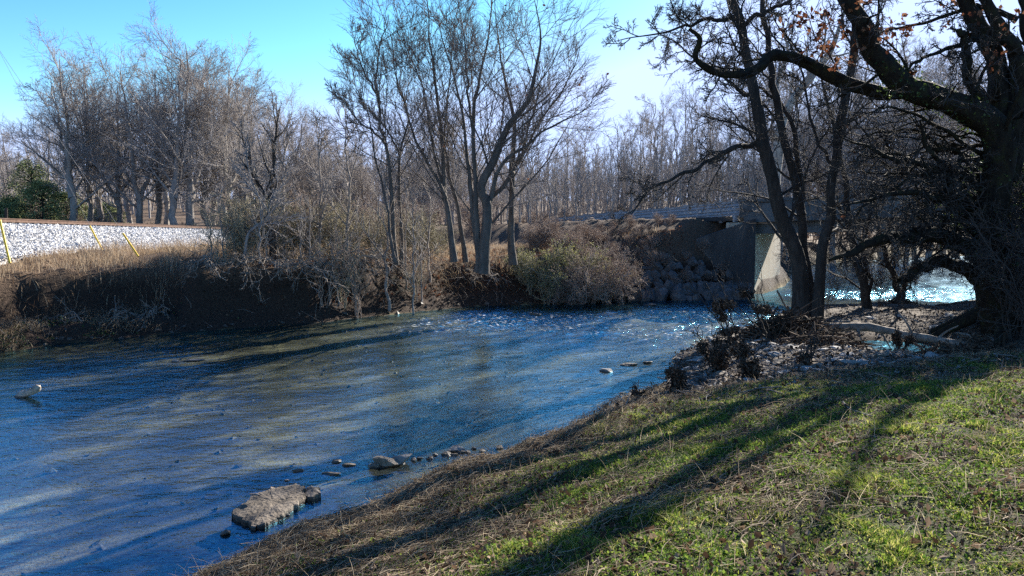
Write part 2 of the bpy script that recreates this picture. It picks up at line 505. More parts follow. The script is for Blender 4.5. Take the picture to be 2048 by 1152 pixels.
gx = axis_coords(-22, 22, .16, -1600, 1600)
gy = axis_coords(1.5, 44, .16, -400, 3000)
GX, GY = np.meshgrid(gx, gy)
Z, wet, dL, dR, gi, dg, rd, dr, n1, n2 = ground(GX, GY, True)
nx, ny = len(gx), len(gy)
ii = (np.arange(ny - 1)[:, None] * nx + np.arange(nx - 1)[None]).ravel()
mb = MB().add(np.stack([GX, GY, Z], -1).reshape(-1, 3), np.stack([ii, ii + 1, ii + nx + 1, ii + nx], -1))

m, n, l, b = mk('ground_soil')
M['ground'] = m
at = n.new("ShaderNodeAttribute"); at.attribute_name = "zone"
sep = n.new("ShaderNodeSeparateColor"); l.new(at.outputs["Color"], sep.inputs[0])
tc = n.new("ShaderNodeTexCoord")
def gnoise(scale, detail=6):
    q = n.new("ShaderNodeTexNoise"); q.inputs["Scale"].default_value = scale; q.inputs["Detail"].default_value = detail
    q.inputs["Roughness"].default_value = .68
    l.new(tc.outputs["Object"], q.inputs["Vector"]); return q
na, nb, ncz = gnoise(2.2), gnoise(22), gnoise(.5)
vor = n.new("ShaderNodeTexVoronoi"); vor.inputs["Scale"].default_value = 7; l.new(tc.outputs["Object"], vor.inputs["Vector"])
mud = ramp(n, [(0.012, 0.008, 0.006), (0.038, 0.025, 0.018), (0.085, 0.058, 0.04)]); l.new(nb.outputs[0], mud.inputs[0])
gr = ramp(n, [(0.016, 0.012, 0.007), (0.032, 0.034, 0.011), (0.042, 0.054, 0.014), (0.085, 0.068, 0.036)], [.3, .45, .55, .72]); l.new(na.outputs[0], gr.inputs[0])
gv = ramp(n, [(0.035, 0.026, 0.019), (0.09, 0.07, 0.053), (0.19, 0.16, 0.13)], [.25, .5, .75]); l.new(nb.outputs[0], gv.inputs[0])
lf = ramp(n, [(0.035, 0.022, 0.015), (0.10, 0.066, 0.044), (0.21, 0.15, 0.10)], [.3, .5, .7]); l.new(nb.outputs[0], lf.inputs[0])
bd = n.new("ShaderNodeMix"); bd.data_type = 'RGBA'; bd.blend_type = 'MULTIPLY'; bd.inputs[0].default_value = .75
mpb = n.new("ShaderNodeMapping"); mpb.inputs["Rotation"].default_value = (0, 0, -math.radians(52)); l.new(tc.outputs["Object"], mpb.inputs[0])
mps = n.new("ShaderNodeMapping"); mps.inputs["Scale"].default_value = (.42, 1.25, 1); l.new(mpb.outputs[0], mps.inputs[0])
nbed = n.new("ShaderNodeTexNoise"); nbed.inputs["Scale"].default_value = .9; nbed.inputs["Detail"].default_value = 8; nbed.inputs["Roughness"].default_value = .62; l.new(mps.outputs[0], nbed.inputs["Vector"])
bedc = ramp(n, [(0.022, 0.018, 0.009), (0.09, 0.073, 0.036), (0.22, 0.18, 0.095), (0.46, 0.40, 0.26)], [.36, .49, .585, .72]); l.new(nbed.outputs[0], bedc.inputs[0])
vr = ramp(n, [(.6, .6, .58), (1, .97, .9)], [.1, .8]); l.new(vor.outputs["Color"], vr.inputs[0])
l.new(bedc.outputs[0], bd.inputs[6]); l.new(vr.outputs[0], bd.inputs[7])
def mixc(fac, a, bb):
    q = n.new("ShaderNodeMix"); q.data_type = 'RGBA'
    l.new(fac, q.inputs[0]); l.new(a, q.inputs[6]); l.new(bb, q.inputs[7]); return q.outputs[2]
c1 = mixc(sep.outputs["Red"], mud.outputs[0], gr.outputs[0])
c2 = mixc(sep.outputs["Green"], c1, gv.outputs[0])
c3 = mixc(sep.outputs["Blue"], c2, lf.outputs[0])
c4 = mixc(at.outputs["Alpha"], c3, bd.outputs[2])
l.new(c4, b.inputs["Base Color"])
b.inputs["Roughness"].default_value = .95
b.inputs["Specular IOR Level"].default_value = .2
bu = n.new("ShaderNodeBump"); bu.inputs["Strength"].default_value = .9; bu.inputs["Distance"].default_value = .05
l.new(nb.outputs[0], bu.inputs["Height"]); l.new(bu.outputs[0], b.inputs["Normal"])

go = mb.build('ground', m)
go["kind"] = "structure"
land = ~wet
leftl = land & (dL < dR)
zone = np.zeros((ny, nx, 4))
patch = sst(.40, .60, fbm(GX * .9, GY * .9, 41))
zone[..., 0] = np.where(gi & land, sst(.5, 1.6, dg + n2) * (.35 + .65 * patch), 0)
zone[..., 1] = np.where(land & ~gi & ~leftl, 1, 0) * sst(.0, .2, Z)
zone[..., 2] = np.where(leftl, sst(1.35, 1.8, Z + n2 * .5) * .95, np.where(gi & land, sst(1.4, .4, dg + n2) * .8, 0))
zone[..., 3] = np.where(wet | (Z < 0), 1, 0)
za = go.data.attributes.new("zone", 'FLOAT_COLOR', 'POINT')
za.data.foreach_set("color", zone.astype(np.float32).ravel())

# ------------------------------------------------------------------ water
wx = axis_coords(-16, 22, .11, -420, 420)
wy = axis_coords(4.5, 42, .11, -90, 320)
WX, WY = np.meshgrid(wx, wy)
fx, fy = .62, .785                                       # up-stream direction
A_, C_ = WX * fx + WY * fy, WX * fy - WY * fx            # along, across
RIF = [(-1, 25), (2, 23.5), (4.6, 21), (8, 24.5), (12.5, 31.5), (17, 38), (24, 48), (36, 65)]
rif = np.exp(-(dist_poly(WX, WY, RIF) / 3.6) ** 2)
rif2 = np.exp(-(dist_poly(WX, WY, [(-7, 21.5), (-3, 22.5), (1, 24.5), (6, 28)]) / 1.8) ** 2) * .5
rif = np.clip(rif + rif2, 0, 1) * (.35 + .65 * sst(42, 35, WY))
calm = sst(9, 16, WY + WX * .3)
amp = .004 + .010 * calm + .075 * rif
wz = amp * (fbm(A_ * 1.1, C_ * 2.6, 5, 4) - .5) * 2 + (.006 + .055 * rif) * (fbm(A_ * 4, C_ * 6, 15, 3) - .5)
wnx, wny = len(wx), len(wy)
ii = (np.arange(wny - 1)[:, None] * wnx + np.arange(wnx - 1)[None]).ravel()
wmb = MB().add(np.stack([WX, WY, wz], -1).reshape(-1, 3), np.stack([ii, ii + 1, ii + wnx + 1, ii + wnx], -1), rif.ravel())
m, n, l, b = mk('river_water')
n.remove(b)
tc = n.new("ShaderNodeTexCoord")
at = n.new("ShaderNodeAttribute"); at.attribute_name = "tint"
def wn_(scale, st, det=4, rot=math.radians(52)):
    mp = n.new("ShaderNodeMapping"); mp.inputs["Scale"].default_value = st; mp.inputs["Rotation"].default_value = (0, 0, -rot)
    mp.vector_type = 'TEXTURE' if False else 'POINT'
    l.new(tc.outputs["Object"], mp.inputs[0])
    q = n.new("ShaderNodeTexNoise"); q.inputs["Scale"].default_value = scale; q.inputs["Detail"].default_value = det
    l.new(mp.outputs[0], q.inputs["Vector"]); return q
w1 = wn_(2.0, (.6, 1.3, 1)); w2 = wn_(9, (.7, 1.2, 1), 5)
bst = n.new("ShaderNodeMath"); bst.operation = 'MULTIPLY_ADD'; bst.inputs[1].default_value = .48; bst.inputs[2].default_value = .17
l.new(at.outputs["Fac"], bst.inputs[0])
b1 = n.new("ShaderNodeBump"); b1.inputs["Distance"].default_value = .10; b1.inputs["Strength"].default_value = .24; l.new(w1.outputs[0], b1.inputs["Height"])
b2 = n.new("ShaderNodeBump"); b2.inputs["Distance"].default_value = .085; l.new(bst.outputs[0], b2.inputs["Strength"]); l.new(w2.outputs[0], b2.inputs["Height"]); l.new(b1.outputs[0], b2.inputs["Normal"])
fr = n.new("ShaderNodeFresnel"); geo = n.new("ShaderNodeNewGeometry"); mri = n.new("ShaderNodeMapRange"); mri.inputs["To Min"].default_value = 1.95; mri.inputs["To Max"].default_value = 1 / 1.95
l.new(geo.outputs["Backfacing"], mri.inputs[0]); l.new(mri.outputs[0], fr.inputs["IOR"])   # light entering and leaving meets the same reflectance
l.new(b2.outputs[0], fr.inputs["Normal"])
gl = n.new("ShaderNodeBsdfGlossy"); gl.inputs["Roughness"].default_value = .13; gl.inputs["Color"].default_value = (.22, .69, 1, 1); l.new(b2.outputs[0], gl.inputs["Normal"])
cd = n.new("ShaderNodeLayerWeight"); cd.inputs["Blend"].default_value = .5
mg = n.new("ShaderNodeMapRange"); mg.inputs["From Min"].default_value = .88; mg.inputs["From Max"].default_value = .965; mg.inputs["To Max"].default_value = .75; l.new(cd.outputs["Facing"], mg.inputs[0])
gc = n.new("ShaderNodeMix"); gc.data_type = 'RGBA'; gc.inputs[6].default_value = (.22, .68, 1, 1); gc.inputs[7].default_value = (.58, .66, .80, 1)   # glancing light keeps its own colour
l.new(mg.outputs[0], gc.inputs[0]); l.new(gc.outputs[2], gl.inputs["Color"])
tr = n.new("ShaderNodeBsdfTransparent"); tr.inputs[0].default_value = (.70, .77, .78, 1)
mx = n.new("ShaderNodeMixShader"); l.new(fr.outputs[0], mx.inputs[0]); l.new(tr.outputs[0], mx.inputs[1]); l.new(gl.outputs[0], mx.inputs[2])
# foam on the riffle
w3 = wn_(10, (.6, 1.5, 1), 7)
fo = n.new("ShaderNodeMath"); fo.operation = 'MULTIPLY_ADD'; fo.inputs[1].default_value = .22; fo.inputs[2].default_value = 0; l.new(at.outputs["Fac"], fo.inputs[0])
fs = n.new("ShaderNodeMath"); fs.operation = 'ADD'; l.new(fo.outputs[0], fs.inputs[0]); l.new(w3.outputs[0], fs.inputs[1])
fm = n.new("ShaderNodeMapRange"); fm.inputs["From Min"].default_value = .82; fm.inputs["From Max"].default_value = .92; fm.inputs["To Max"].default_value = .7; l.new(fs.outputs[0], fm.inputs[0])
fd = n.new("ShaderNodeBsdfDiffuse"); fd.inputs[0].default_value = (.8, .82, .82, 1)
mf = n.new("ShaderNodeMixShader"); l.new(fm.outputs[0], mf.inputs[0]); l.new(mx.outputs[0], mf.inputs[1]); l.new(fd.outputs[0], mf.inputs[2])
l.new(mf.outputs[0], n["Material Output"].inputs[0])
wo = wmb.build('water', m)
wo["kind"] = "structure"

# ------------------------------------------------------------------ railway
def rp(s, off, z):
    p = RAIL_A + rail_dir * s + rail_nrm * off
    return np.array([p[0], p[1], z])
RZ = 3.44                                                # rail head
bal = MB()
path = np.array([rp(s, 0, 0) for s in np.linspace(-40, 150, 200)])
prism(bal, [(4.4, 1.6), (4.3, 2.15), (1.75, 3.16), (-1.75, 3.16), (-4.0, 2.15), (-4.1, 1.6)], path)
bo = bal.build('railway_embankment', M['ballast'], smooth=False)
bo["kind"] = "structure"
rng = np.random.default_rng(5)
def rock_batch(mb, C, S, rng, flat=.75, k=0):
    """many small angular stones: jittered octahedra"""
    N = len(C)
    base = np.array([[1, 0, 0], [-1, 0, 0], [0, 1, 0], [0, -1, 0], [0, 0, 1], [0, 0, -1], [.62, .62, .45], [-.6, -.6, .5]])[:6]
    q = base[None] * rng.uniform(.6, 1.25, (N, 6, 1)) + rng.normal(size=(N, 6, 3)) * .16
    th = rng.random(N) * 6.283
    c, s = np.cos(th)[:, None], np.sin(th)[:, None]
    t = rng.normal(size=N)[:, None] * .5
    x, y, z = q[..., 0] * c - q[..., 1] * s, q[..., 0] * s + q[..., 1] * c, q[..., 2] * flat
    z, x = z * np.cos(t) + x * np.sin(t), x * np.cos(t) - z * np.sin(t)
    V = np.stack([x, y, z], -1) * S[:, None, None] + C[:, None]
    T = np.array([[0, 2, 4], [2, 1, 4], [1, 3, 4], [3, 0, 4], [2, 0, 5], [1, 2, 5], [3, 1, 5], [0, 3, 5]])
    F = (np.arange(N)[:, None, None] * 6 + T[None]).reshape(-1, 3)
    mb.add(V.reshape(-1, 3), F, np.repeat(rng.random(N), 6))
N = 38000
s_ = -12 + 75 * rng.random(N) ** 1.5
o_ = rng.uniform(1.3, 4.45, N)
zz = np.where(o_ > 1.75, 3.16 - (o_ - 1.75) / 2.55 * .98, 3.16) + rng.uniform(-.02, .04, N)
C = np.stack([RAIL_A[0] + rail_dir[0] * s_ + rail_nrm[0] * o_, RAIL_A[1] + rail_dir[1] * s_ + rail_nrm[1] * o_, zz], -1)
bs = MB(); rock_batch(bs, C, rng.uniform(.028, .066, N), rng)
o = bs.build('ballast_stones', M['ballast'], smooth=False)
tag(o, 'pale grey crushed stone covering the railway embankment', 'ballast', kind='stuff')
tr_o = empty('railway_track', rp(0, 0, 3.14), 'rusty railway track on pale stone ballast beyond the left bank', 'railway track')
KIDS_t = []
def rel(o, root):
    o.parent = root
    o.matrix_parent_inverse = root.matrix_world.inverted()
for off in (-.72, .72):
    q = MB()
    pth = np.array([rp(s, off, RZ - .16) for s in np.linspace(-40, 150, 120)])
    prism(q, [(-.07, 0), (.07, 0), (.065, .02), (.012, .035), (.012, .115), (.036, .125), (.036, .16), (-.036, .16), (-.036, .125), (-.012, .115), (-.012, .035), (-.065, .02)], pth)
    o = q.build('rail', M['rust'], smooth=False, loc=rp(0, 0, 3.14)); o.parent = tr_o
me0 = None
for k in range(95):
    if me0 is None:
        q = MB(); box(q, (0, 0, 0), 2.6, .23, .2, ax=(rail_nrm[0], rail_nrm[1], 0))
        o = q.build('sleeper', M['tie'], smooth=False); me0 = o
    else:
        o = me0.copy(); col.objects.link(o)
    o.parent = tr_o
    pp = rp(-8 + k * .58, 0, 3.18) - rp(0, 0, 3.14)
    o.location = pp
# guy wires
def guy(u0, v0, z0, u1, v1, top, label):
    a = PZ(u0, v0, z0)
    t = PD(u1, v1, a[1] + .35)
    d = t - a
    g = empty('guy_wire', a, label, 'guy wire', 'guy wires with yellow guards on the embankment')
    q = MB(); tubes(q, np.array([[d * 0, d * .5, d]]), np.full((1, 3), .032), 8); q.build('guard', M['yellow'], g)
    if top:
        e = d * top
        q = MB(); tubes(q, np.array([[d, d + (e - d) * .5, e]]), np.full((1, 3), .006), 5); q.build('wire', M['wire'], g)
guy(20, 526, 2.05, 0, 440, 6, 'bright yellow guy wire guard at the left edge of the embankment')
guy(208, 506, 2.12, 180, 452, 14, 'yellow guy wire guard standing up to the rails, middle of the three')
guy(277, 513, 2.12, 246, 467, 14, 'shorter yellow guy wire guard nearest the bushes, rightmost of the three')

# ------------------------------------------------------------------ road, bridge, guardrails
q = MB()
rpts = resample([np.array([x, y, ROAD_Z + (.05 if x > 10 else 0)]) for x, y in ROAD], 90)
prism(q, [(-2.45, -.2), (2.45, -.2), (2.45, 0), (-2.45, 0)], rpts)
ro = q.build('road', M['asphalt'], smooth=False); ro["kind"] = "structure"

def bp(s, t, z):
    p = BA + BD * s + BN * t
    return np.array([p[0], p[1], z])
bridge = empty('road_bridge', bp(0, 0, 0), 'grey concrete road bridge over the river behind the dark trees', 'bridge')
O = bp(0, 0, 0)
G = .028                                                 # grade of the deck
d3, n3_ = np.array([BD[0], BD[1], G]), np.array([BN[0], BN[1], 0])
def bbox(mb, s0, s1, t0, t1, z0, z1):
    V = []
    for s in (s0, s1):
        for t in (t0, t1):
            for z in (z0, z1):
                V.append(bp(s, t, z + G * s) - O)
    mb.add(V, [[0, 1, 3, 2], [4, 6, 7, 5], [0, 4, 5, 1], [2, 3, 7, 6], [0, 2, 6, 4], [1, 5, 7, 3]])
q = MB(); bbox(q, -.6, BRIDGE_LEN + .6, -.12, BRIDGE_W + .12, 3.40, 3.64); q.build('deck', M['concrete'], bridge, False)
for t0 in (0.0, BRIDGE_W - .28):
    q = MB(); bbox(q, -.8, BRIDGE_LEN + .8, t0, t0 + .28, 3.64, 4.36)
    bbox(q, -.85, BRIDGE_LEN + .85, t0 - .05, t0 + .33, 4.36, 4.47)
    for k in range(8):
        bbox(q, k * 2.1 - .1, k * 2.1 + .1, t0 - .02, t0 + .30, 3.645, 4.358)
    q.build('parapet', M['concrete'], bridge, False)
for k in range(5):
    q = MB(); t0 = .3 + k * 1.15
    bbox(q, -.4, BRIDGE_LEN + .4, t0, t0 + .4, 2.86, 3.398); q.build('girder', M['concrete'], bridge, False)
q = MB()
def quadbox(mb, foot, z0, z1, off=O):
    k = len(foot)
    zt = z1 if hasattr(z1, '__len__') else [z1] * k
    V = [np.array([x, y, z0]) - off for x, y in foot] + [np.array([x, y, zz]) - off for (x, y), zz in zip(foot, zt)]
    F = [[i, (i + 1) % k, k + (i + 1) % k, k + i] for i in range(k)]
    mb.add(V, F)
    mb.f.append(np.array([list(range(k))[::-1]]) + mb.n - 2 * k)
    mb.f.append(np.array([list(range(k, 2 * k))]) + mb.n - 2 * k)
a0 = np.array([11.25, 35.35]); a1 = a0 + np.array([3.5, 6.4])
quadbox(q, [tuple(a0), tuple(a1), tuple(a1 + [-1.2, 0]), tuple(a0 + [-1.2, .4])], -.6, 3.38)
q.build('abutment', M['concrete_sunlit'], bridge, False)
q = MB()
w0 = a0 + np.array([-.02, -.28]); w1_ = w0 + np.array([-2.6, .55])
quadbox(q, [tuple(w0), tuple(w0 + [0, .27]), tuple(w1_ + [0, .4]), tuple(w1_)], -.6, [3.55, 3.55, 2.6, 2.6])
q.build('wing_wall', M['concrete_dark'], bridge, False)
q = MB()
e0 = BA + BD * (BRIDGE_LEN - .4)
quadbox(q, [tuple(e0), tuple(e0 + BN * 5.6), tuple(e0 + BN * 5.6 + BD * 1.2), tuple(e0 + BD * 1.2)], -.6, 3.36 + G * 15)
q.build('abutment', M['concrete'], bridge, False)

def guardrail(pts, label, nrm_sign):
    pts = resample(pts, 40)
    r = empty('guardrail', pts[0] - [0, 0, .75], label, 'guardrail', 'guardrails of the road approach')
    q = MB()
    prof = [(0, .0), (.05, .05), (0, .10), (.0, .13), (.05, .19), (0, .25), (-.012, .25), (.035, .19), (-.012, .13), (-.012, .10), (.035, .05), (-.012, 0)]
    prism(q, prof, pts - [0, 0, .28])
    q.build('beam', M['galv'], r, False, loc=r.location)
    q = MB(); prism(q, prof, pts - [0, 0, .62])
    q.build('beam', M['galv'], r, False, loc=r.location)
    L = np.concatenate([[0], np.cumsum(np.linalg.norm(np.diff(pts, axis=0), axis=1))])
    proto = None
    s = .2
    while s < L[-1]:
        p = np.array([np.interp(s, L, pts[:, i]) for i in range(3)])
        if proto is None:
            q = MB(); box(q, (0, 0, 0), .15, .18, .95, ax=(.6, -.8, 0)); proto = o = q.build('post', M['galv'], r, False)
        else:
            o = proto.copy(); col.objects.link(o)
        o.parent = r
        o.location = np.array([p[0], p[1], p[2] - .44]) - np.array(r.location) + np.array([.06, .1, 0])
        s += .9 if s < 3 else 1.9
gn_ = [PD(1478, 404, 35.6), PD(1460, 405, 36), PD(1400, 411, 38), PD(1320, 419, 42), PD(1220, 429, 47), PD(1165, 438, 52), PD(1080, 446, 58)]
guardrail(gn_, 'near side steel guardrail leading down from the bridge end', 1)
gf_ = [PD(1474, 400, 41), PD(1400, 407, 43), PD(1330, 415, 46), PD(1215, 424, 53), PD(1100, 436, 63)]
guardrail(gf_, 'far side steel guardrail behind the road, higher in view', 1)

# crossing signal beyond the rails
sp_ = PD(594, 458, 60)
sg = empty('crossing_signal', (sp_[0], sp_[1], gz1(sp_[0], sp_[1])), 'small silver railway crossing signal mast behind the bare bushes', 'signal')
h = PD(594, 402, 60)[2] - sg.location.z
q = MB(); tubes(q, np.array([[[0, 0, 0], [0, 0, h * .5], [0, 0, h]]]), np.full((1, 3), .07), 8); q.build('mast', M['galv'], sg)
for dx, dz in ((-.42, -.25), (.1, -.85), (-.2, -.9)):
    q = MB()
    an = np.arange(14) / 14 * 6.283
    for y, r in ((0, .24), (-.06, .24)):
        pass
    V = np.concatenate([np.stack([dx + .24 * np.cos(an), np.full(14, -.1), h + dz + .24 * np.sin(an)], -1), np.stack([dx + .24 * np.cos(an), np.full(14, -.2), h + dz + .24 * np.sin(an)], -1)])
    q.add(V, [[i, (i + 1) % 14, 14 + (i + 1) % 14, 14 + i] for i in range(14)])
    q.f.append(np.array([list(range(14))])); q.f.append(np.array([list(range(14, 28))[::-1]]))
    q.build('lamp_target', M['white_paint'], sg, False)
pp = PD(13, 444, 52)
pst = empty('fence_post', (pp[0], pp[1], gz1(pp[0], pp[1])), 'dark wooden post beyond the rails at the left edge', 'post')
q = MB(); tubes(q, np.array([[[0, 0, -.2], [0, 0, 1.2], [.02, 0, 2.1]]]), np.array([[.11, .1, .095]]), 8); q.build('post_shaft', M['tie'], pst)
# ==TREES==
# ------------------------------------------------------------------ bare trees
def taper(n, r0, r1, e=.8):
    return r1 + (r0 - r1) * (1 - np.linspace(0, 1, n)) ** e

def tree_meshes(rng, stems, levels, k0=8, jitter=.0, flare=True, rings=26, rough=.0, e=.8):
    """stems: list of (points, r0, r1). Limbs of the first level stay with the trunk, the rest is the crown"""
    tm, cm = MB(), MB()
    P, R = [], []
    for pts, r0, r1 in stems:
        p = resample(pts, 16)
        if jitter:
            p[1:-1] += rng.normal(size=(14, 3)) * jitter
        r = taper(16, r0, r1, e)
        if flare:
            r[0] *= 1.25
        P.append(p); R.append(r)
    P, R = np.array(P), np.array(R)
    P2 = np.array([resample(p, rings) for p in P]); R2 = np.array([np.interp(np.linspace(0, 15, rings), np.arange(16), r) for r in R])
    tubes(tm, P2, R2, k0, rough=rough)
    tips = []
    prev = [(P, R)]
    for li, lv in enumerate(levels):
        nxt = []
        for (p, r) in prev:
            q, rr = grow(rng, p, r, **lv)
            nxt.append((q, rr))
        Q = np.concatenate([a for a, _ in nxt]); RR = np.concatenate([a for _, a in nxt])
        tubes(tm if li == 0 else cm, Q, RR, 5 if li == 0 else (4 if li == 1 else 3))
        prev = [(Q, RR)] if li else [(Q, RR)]
        tips.append((Q, RR))
    return tm, cm, tips

def leaves_at(mb, C, size, rng, up=.0, k=1):
    """small folded leaves, two triangles each side of a rib"""
    N = len(C)
    d = rng.normal(size=(N, 3)); d[:, 2] += up; d /= np.linalg.norm(d, axis=1)[:, None]
    e = np.cross(d, rng.normal(size=(N, 3))); e /= np.linalg.norm(e, axis=1)[:, None] + 1e-9
    f = np.cross(d, e)
    s = (size * rng.uniform(.6, 1.3, N))[:, None]
    V = np.stack([C, C + d * s * .5 + e * s * .33 + f * s * .08, C + d * s, C + d * s * .5 - e * s * .33 + f * s * .08], 1)
    i = np.arange(N)[:, None] * 4
    mb.add(V.reshape(-1, 3), np.concatenate([i + [0, 1, 2], i + [0, 2, 3]]), np.repeat(rng.random(N), 4))

def along(Q, rng, n, t0=.3, t1=1.0, spread=.0):
    i = rng.integers(0, len(Q), n)
    t = rng.uniform(t0, t1, n) * (Q.shape[1] - 1.001)
    a = t.astype(int); w = (t - a)[:, None]
    return Q[i, a] * (1 - w) + Q[i, a + 1] * w + rng.normal(size=(n, 3)) * spread

def lv(n, t0, t1, ang, ratio, rr, rmin, S, gn, up, maxlen=1e9, flat=0.):
    return dict(n=n, t0=t0, t1=t1, ang=ang, ratio=ratio, rr=rr, rmin=rmin, S=S, gn=gn, up=up, maxlen=maxlen, flat=flat)

def plant(name, base, tm, cm, trunk_mat, crown_mat, label, cat='tree', group=None, extra=()):
    base = np.array(base, float)
    r = empty(name, base, label, cat, group)
    ks = [tm.build('trunk', trunk_mat, r, loc=base)]
    if cm is not None and cm.n:
        ks.append(cm.build('crown', crown_mat, r, loc=base))
    for nm, mbx, mt in extra:
        ks.append(mbx.build(nm, mt, r, loc=base))
    KIDS[r.name] = ks
    return r

# --- prototypes of background trees (built at the origin, 16 m tall)
def proto_tree(seed, H, kind):
    rng = np.random.default_rng(seed)
    if kind == 'spread':
        lean = rng.normal(size=2) * .05 * H
        main = [np.array([0, 0, -.3]), np.array([lean[0] * .2, lean[1] * .2, H * .25]), np.array([lean[0] * .6, lean[1] * .6, H * .55]), np.array([lean[0], lean[1], H])]
        stems = [(main, .022 * H, .02)]
        if rng.random() < .6:
            a = rng.random() * 6.28; dx, dy = math.cos(a), math.sin(a)
            stems.append(([main[1] * .9 + main[0] * .1, np.array([dx * H * .1, dy * H * .1, H * .45]), np.array([dx * H * .24, dy * H * .24, H * .9])], .015 * H, .02))
        L = [lv(13, .22, .97, 50, .52, .38, .016, 8, .10, .06), lv(8, .1, .96, 40, .58, .42, .009, 7, .11, .035), lv(7, .08, .95, 38, .58, .5, .006, 5, .11, .025), lv(4, .1, .95, 36, .6, .7, .0045, 4, .11, .015, 1.3)]
    elif kind == 'tall':
        main = [np.array([0, 0, -.3])] + [np.array([rng.normal() * .02 * H * f, rng.normal() * .02 * H * f, H * f]) for f in (.3, .65, 1)]
        stems = [(main, .013 * H, .015)]
        L = [lv(16, .22, .98, 40, .32, .36, .012, 7, .10, .06), lv(8, .12, 1, 40, .5, .45, .0075, 5, .14, .04), lv(8, .12, 1, 40, .55, .6, .005, 4, .15, .02, 1.1), lv(3, .2, 1, 40, .6, .7, .004, 4, .14, .02, .7)]
    else:   # sapling
        main = [np.array([0, 0, -.2])] + [np.array([rng.normal() * .03 * H * f, rng.normal() * .03 * H * f, H * f]) for f in (.35, .7, 1)]
        stems = [(main, .009 * H, .012)]
        L = [lv(12, .2, .98, 28, .30, .5, .011, 6, .09, .10), lv(6, .15, 1, 34, .5, .6, .007, 4, .13, .06)]
    return tree_meshes(rng, stems, L, k0=7, jitter=.006 * H)

protos = {'spread': [], 'tall': [], 'sapling': []}
used = {}
for kind, H, cnt, tmat in (('spread', 16, 5, 'bark_grey'), ('tall', 14, 5, 'bark_grey'), ('sapling', 9, 4, 'bark_grey')):
    for k in range(cnt):
        protos[kind].append((100 * len(kind) + k * 7 + 3, H, tmat, 'bark_pale' if (kind == 'spread' and k == 0) else tmat))
roots = {}
def place_tree(kind, k, u, D, vtop, label, group, name, wid=1.0, rz=None):
    k = k % len(protos[kind])
    seed, H, _, tmat = protos[kind][k]
    p = PD(u, 470, D)
    zg = gz1(p[0], p[1])
    top = PD(u, vtop, D)[2]
    s = (top - zg) / H
    rr = (seed * 1.7 + u * .37) % 6.283 if rz is None else rz
    if (kind, k) not in roots:
        tm, cm, _ = proto_tree(seed, H, kind)
        r = plant(name, (0, 0, 0), tm, cm, M[tmat], M['twig_grey'], label, 'tree', group)
        roots[(kind, k)] = r
        r.location = (p[0], p[1], zg - .05); r.rotation_euler = (0, 0, rr); r.scale = (s * wid, s * wid, s)
    else:
        r = dup(roots[(kind, k)], (p[0], p[1], zg - .05), label=label, group=group, rot=(0, 0, rr), sz=(s * wid, s * wid, s))
    return r
g = 'bare trees standing beyond the railway'
row = [(150, 66, 112, 0, 1.05, 'pale barked spreading tree, tallest at the left end of the row beyond the rails'),
       (182, 70, 150, 1, .9, 'dark double stemmed tree just right of the pale barked tree beyond the rails'),
       (203, 74, 128, 2, .9, 'straight pale grey tree third from the left in the row beyond the rails'),
       (238, 70, 165, 3, 1.0, 'leaning grey tree with forked limbs fourth from the left beyond the rails'),
       (283, 68, 130, 4, 1.0, 'grey tree with wide crown above the tan field gap beyond the rails'),
       (318, 72, 140, 1, .95, 'slim grey tree left of the tallest crown beyond the rails'),
       (346, 66, 105, 2, 1.0, 'broad grey tree just left of the tallest crown beyond the rails'),
       (384, 68, 88, 3, 1.1, 'tallest grey tree in the middle of the row beyond the rails'),
       (414, 72, 130, 4, 1.0, 'grey tree just right of the tallest crown beyond the rails'),
       (448, 70, 140, 0, 1.0, 'pale grey tree above the left end of the bare bushes'),
       (487, 78, 165, 1, 1.05, 'grey tree behind the bare bushes with a sloping crown'),
       (525, 80, 178, 2, 1.0, 'dark twiggy tree left of the crossing signal'),
       (566, 82, 205, 3, .95, 'low crowned grey tree directly behind the crossing signal'),
       (604, 86, 232, 4, .9, 'smallest grey tree at the right end of the row beyond the rails'),
       (262, 92, 205, 1, 1.0, 'distant grey tree between the fourth and fifth trees of the row'),
       (336, 95, 190, 0, 1.0, 'distant pale tree behind the slim grey tree of the row'),
       (428, 98, 200, 2, 1.0, 'distant grey tree behind the right half of the row'),
       (506, 98, 225, 4, 1.0, 'distant grey tree behind the sloping crown'),
       (100, 95, 250, 3, 1.0, 'distant low grey tree behind the cedars at left'),
       (28, 100, 270, 1, 1.0, 'distant low grey tree at the far left edge')]
for u, D, vt, k, w, lab in row:
    place_tree('spread', k, u, D, vt, lab, g, 'bare_tree', w)
rg = np.random.default_rng(77)
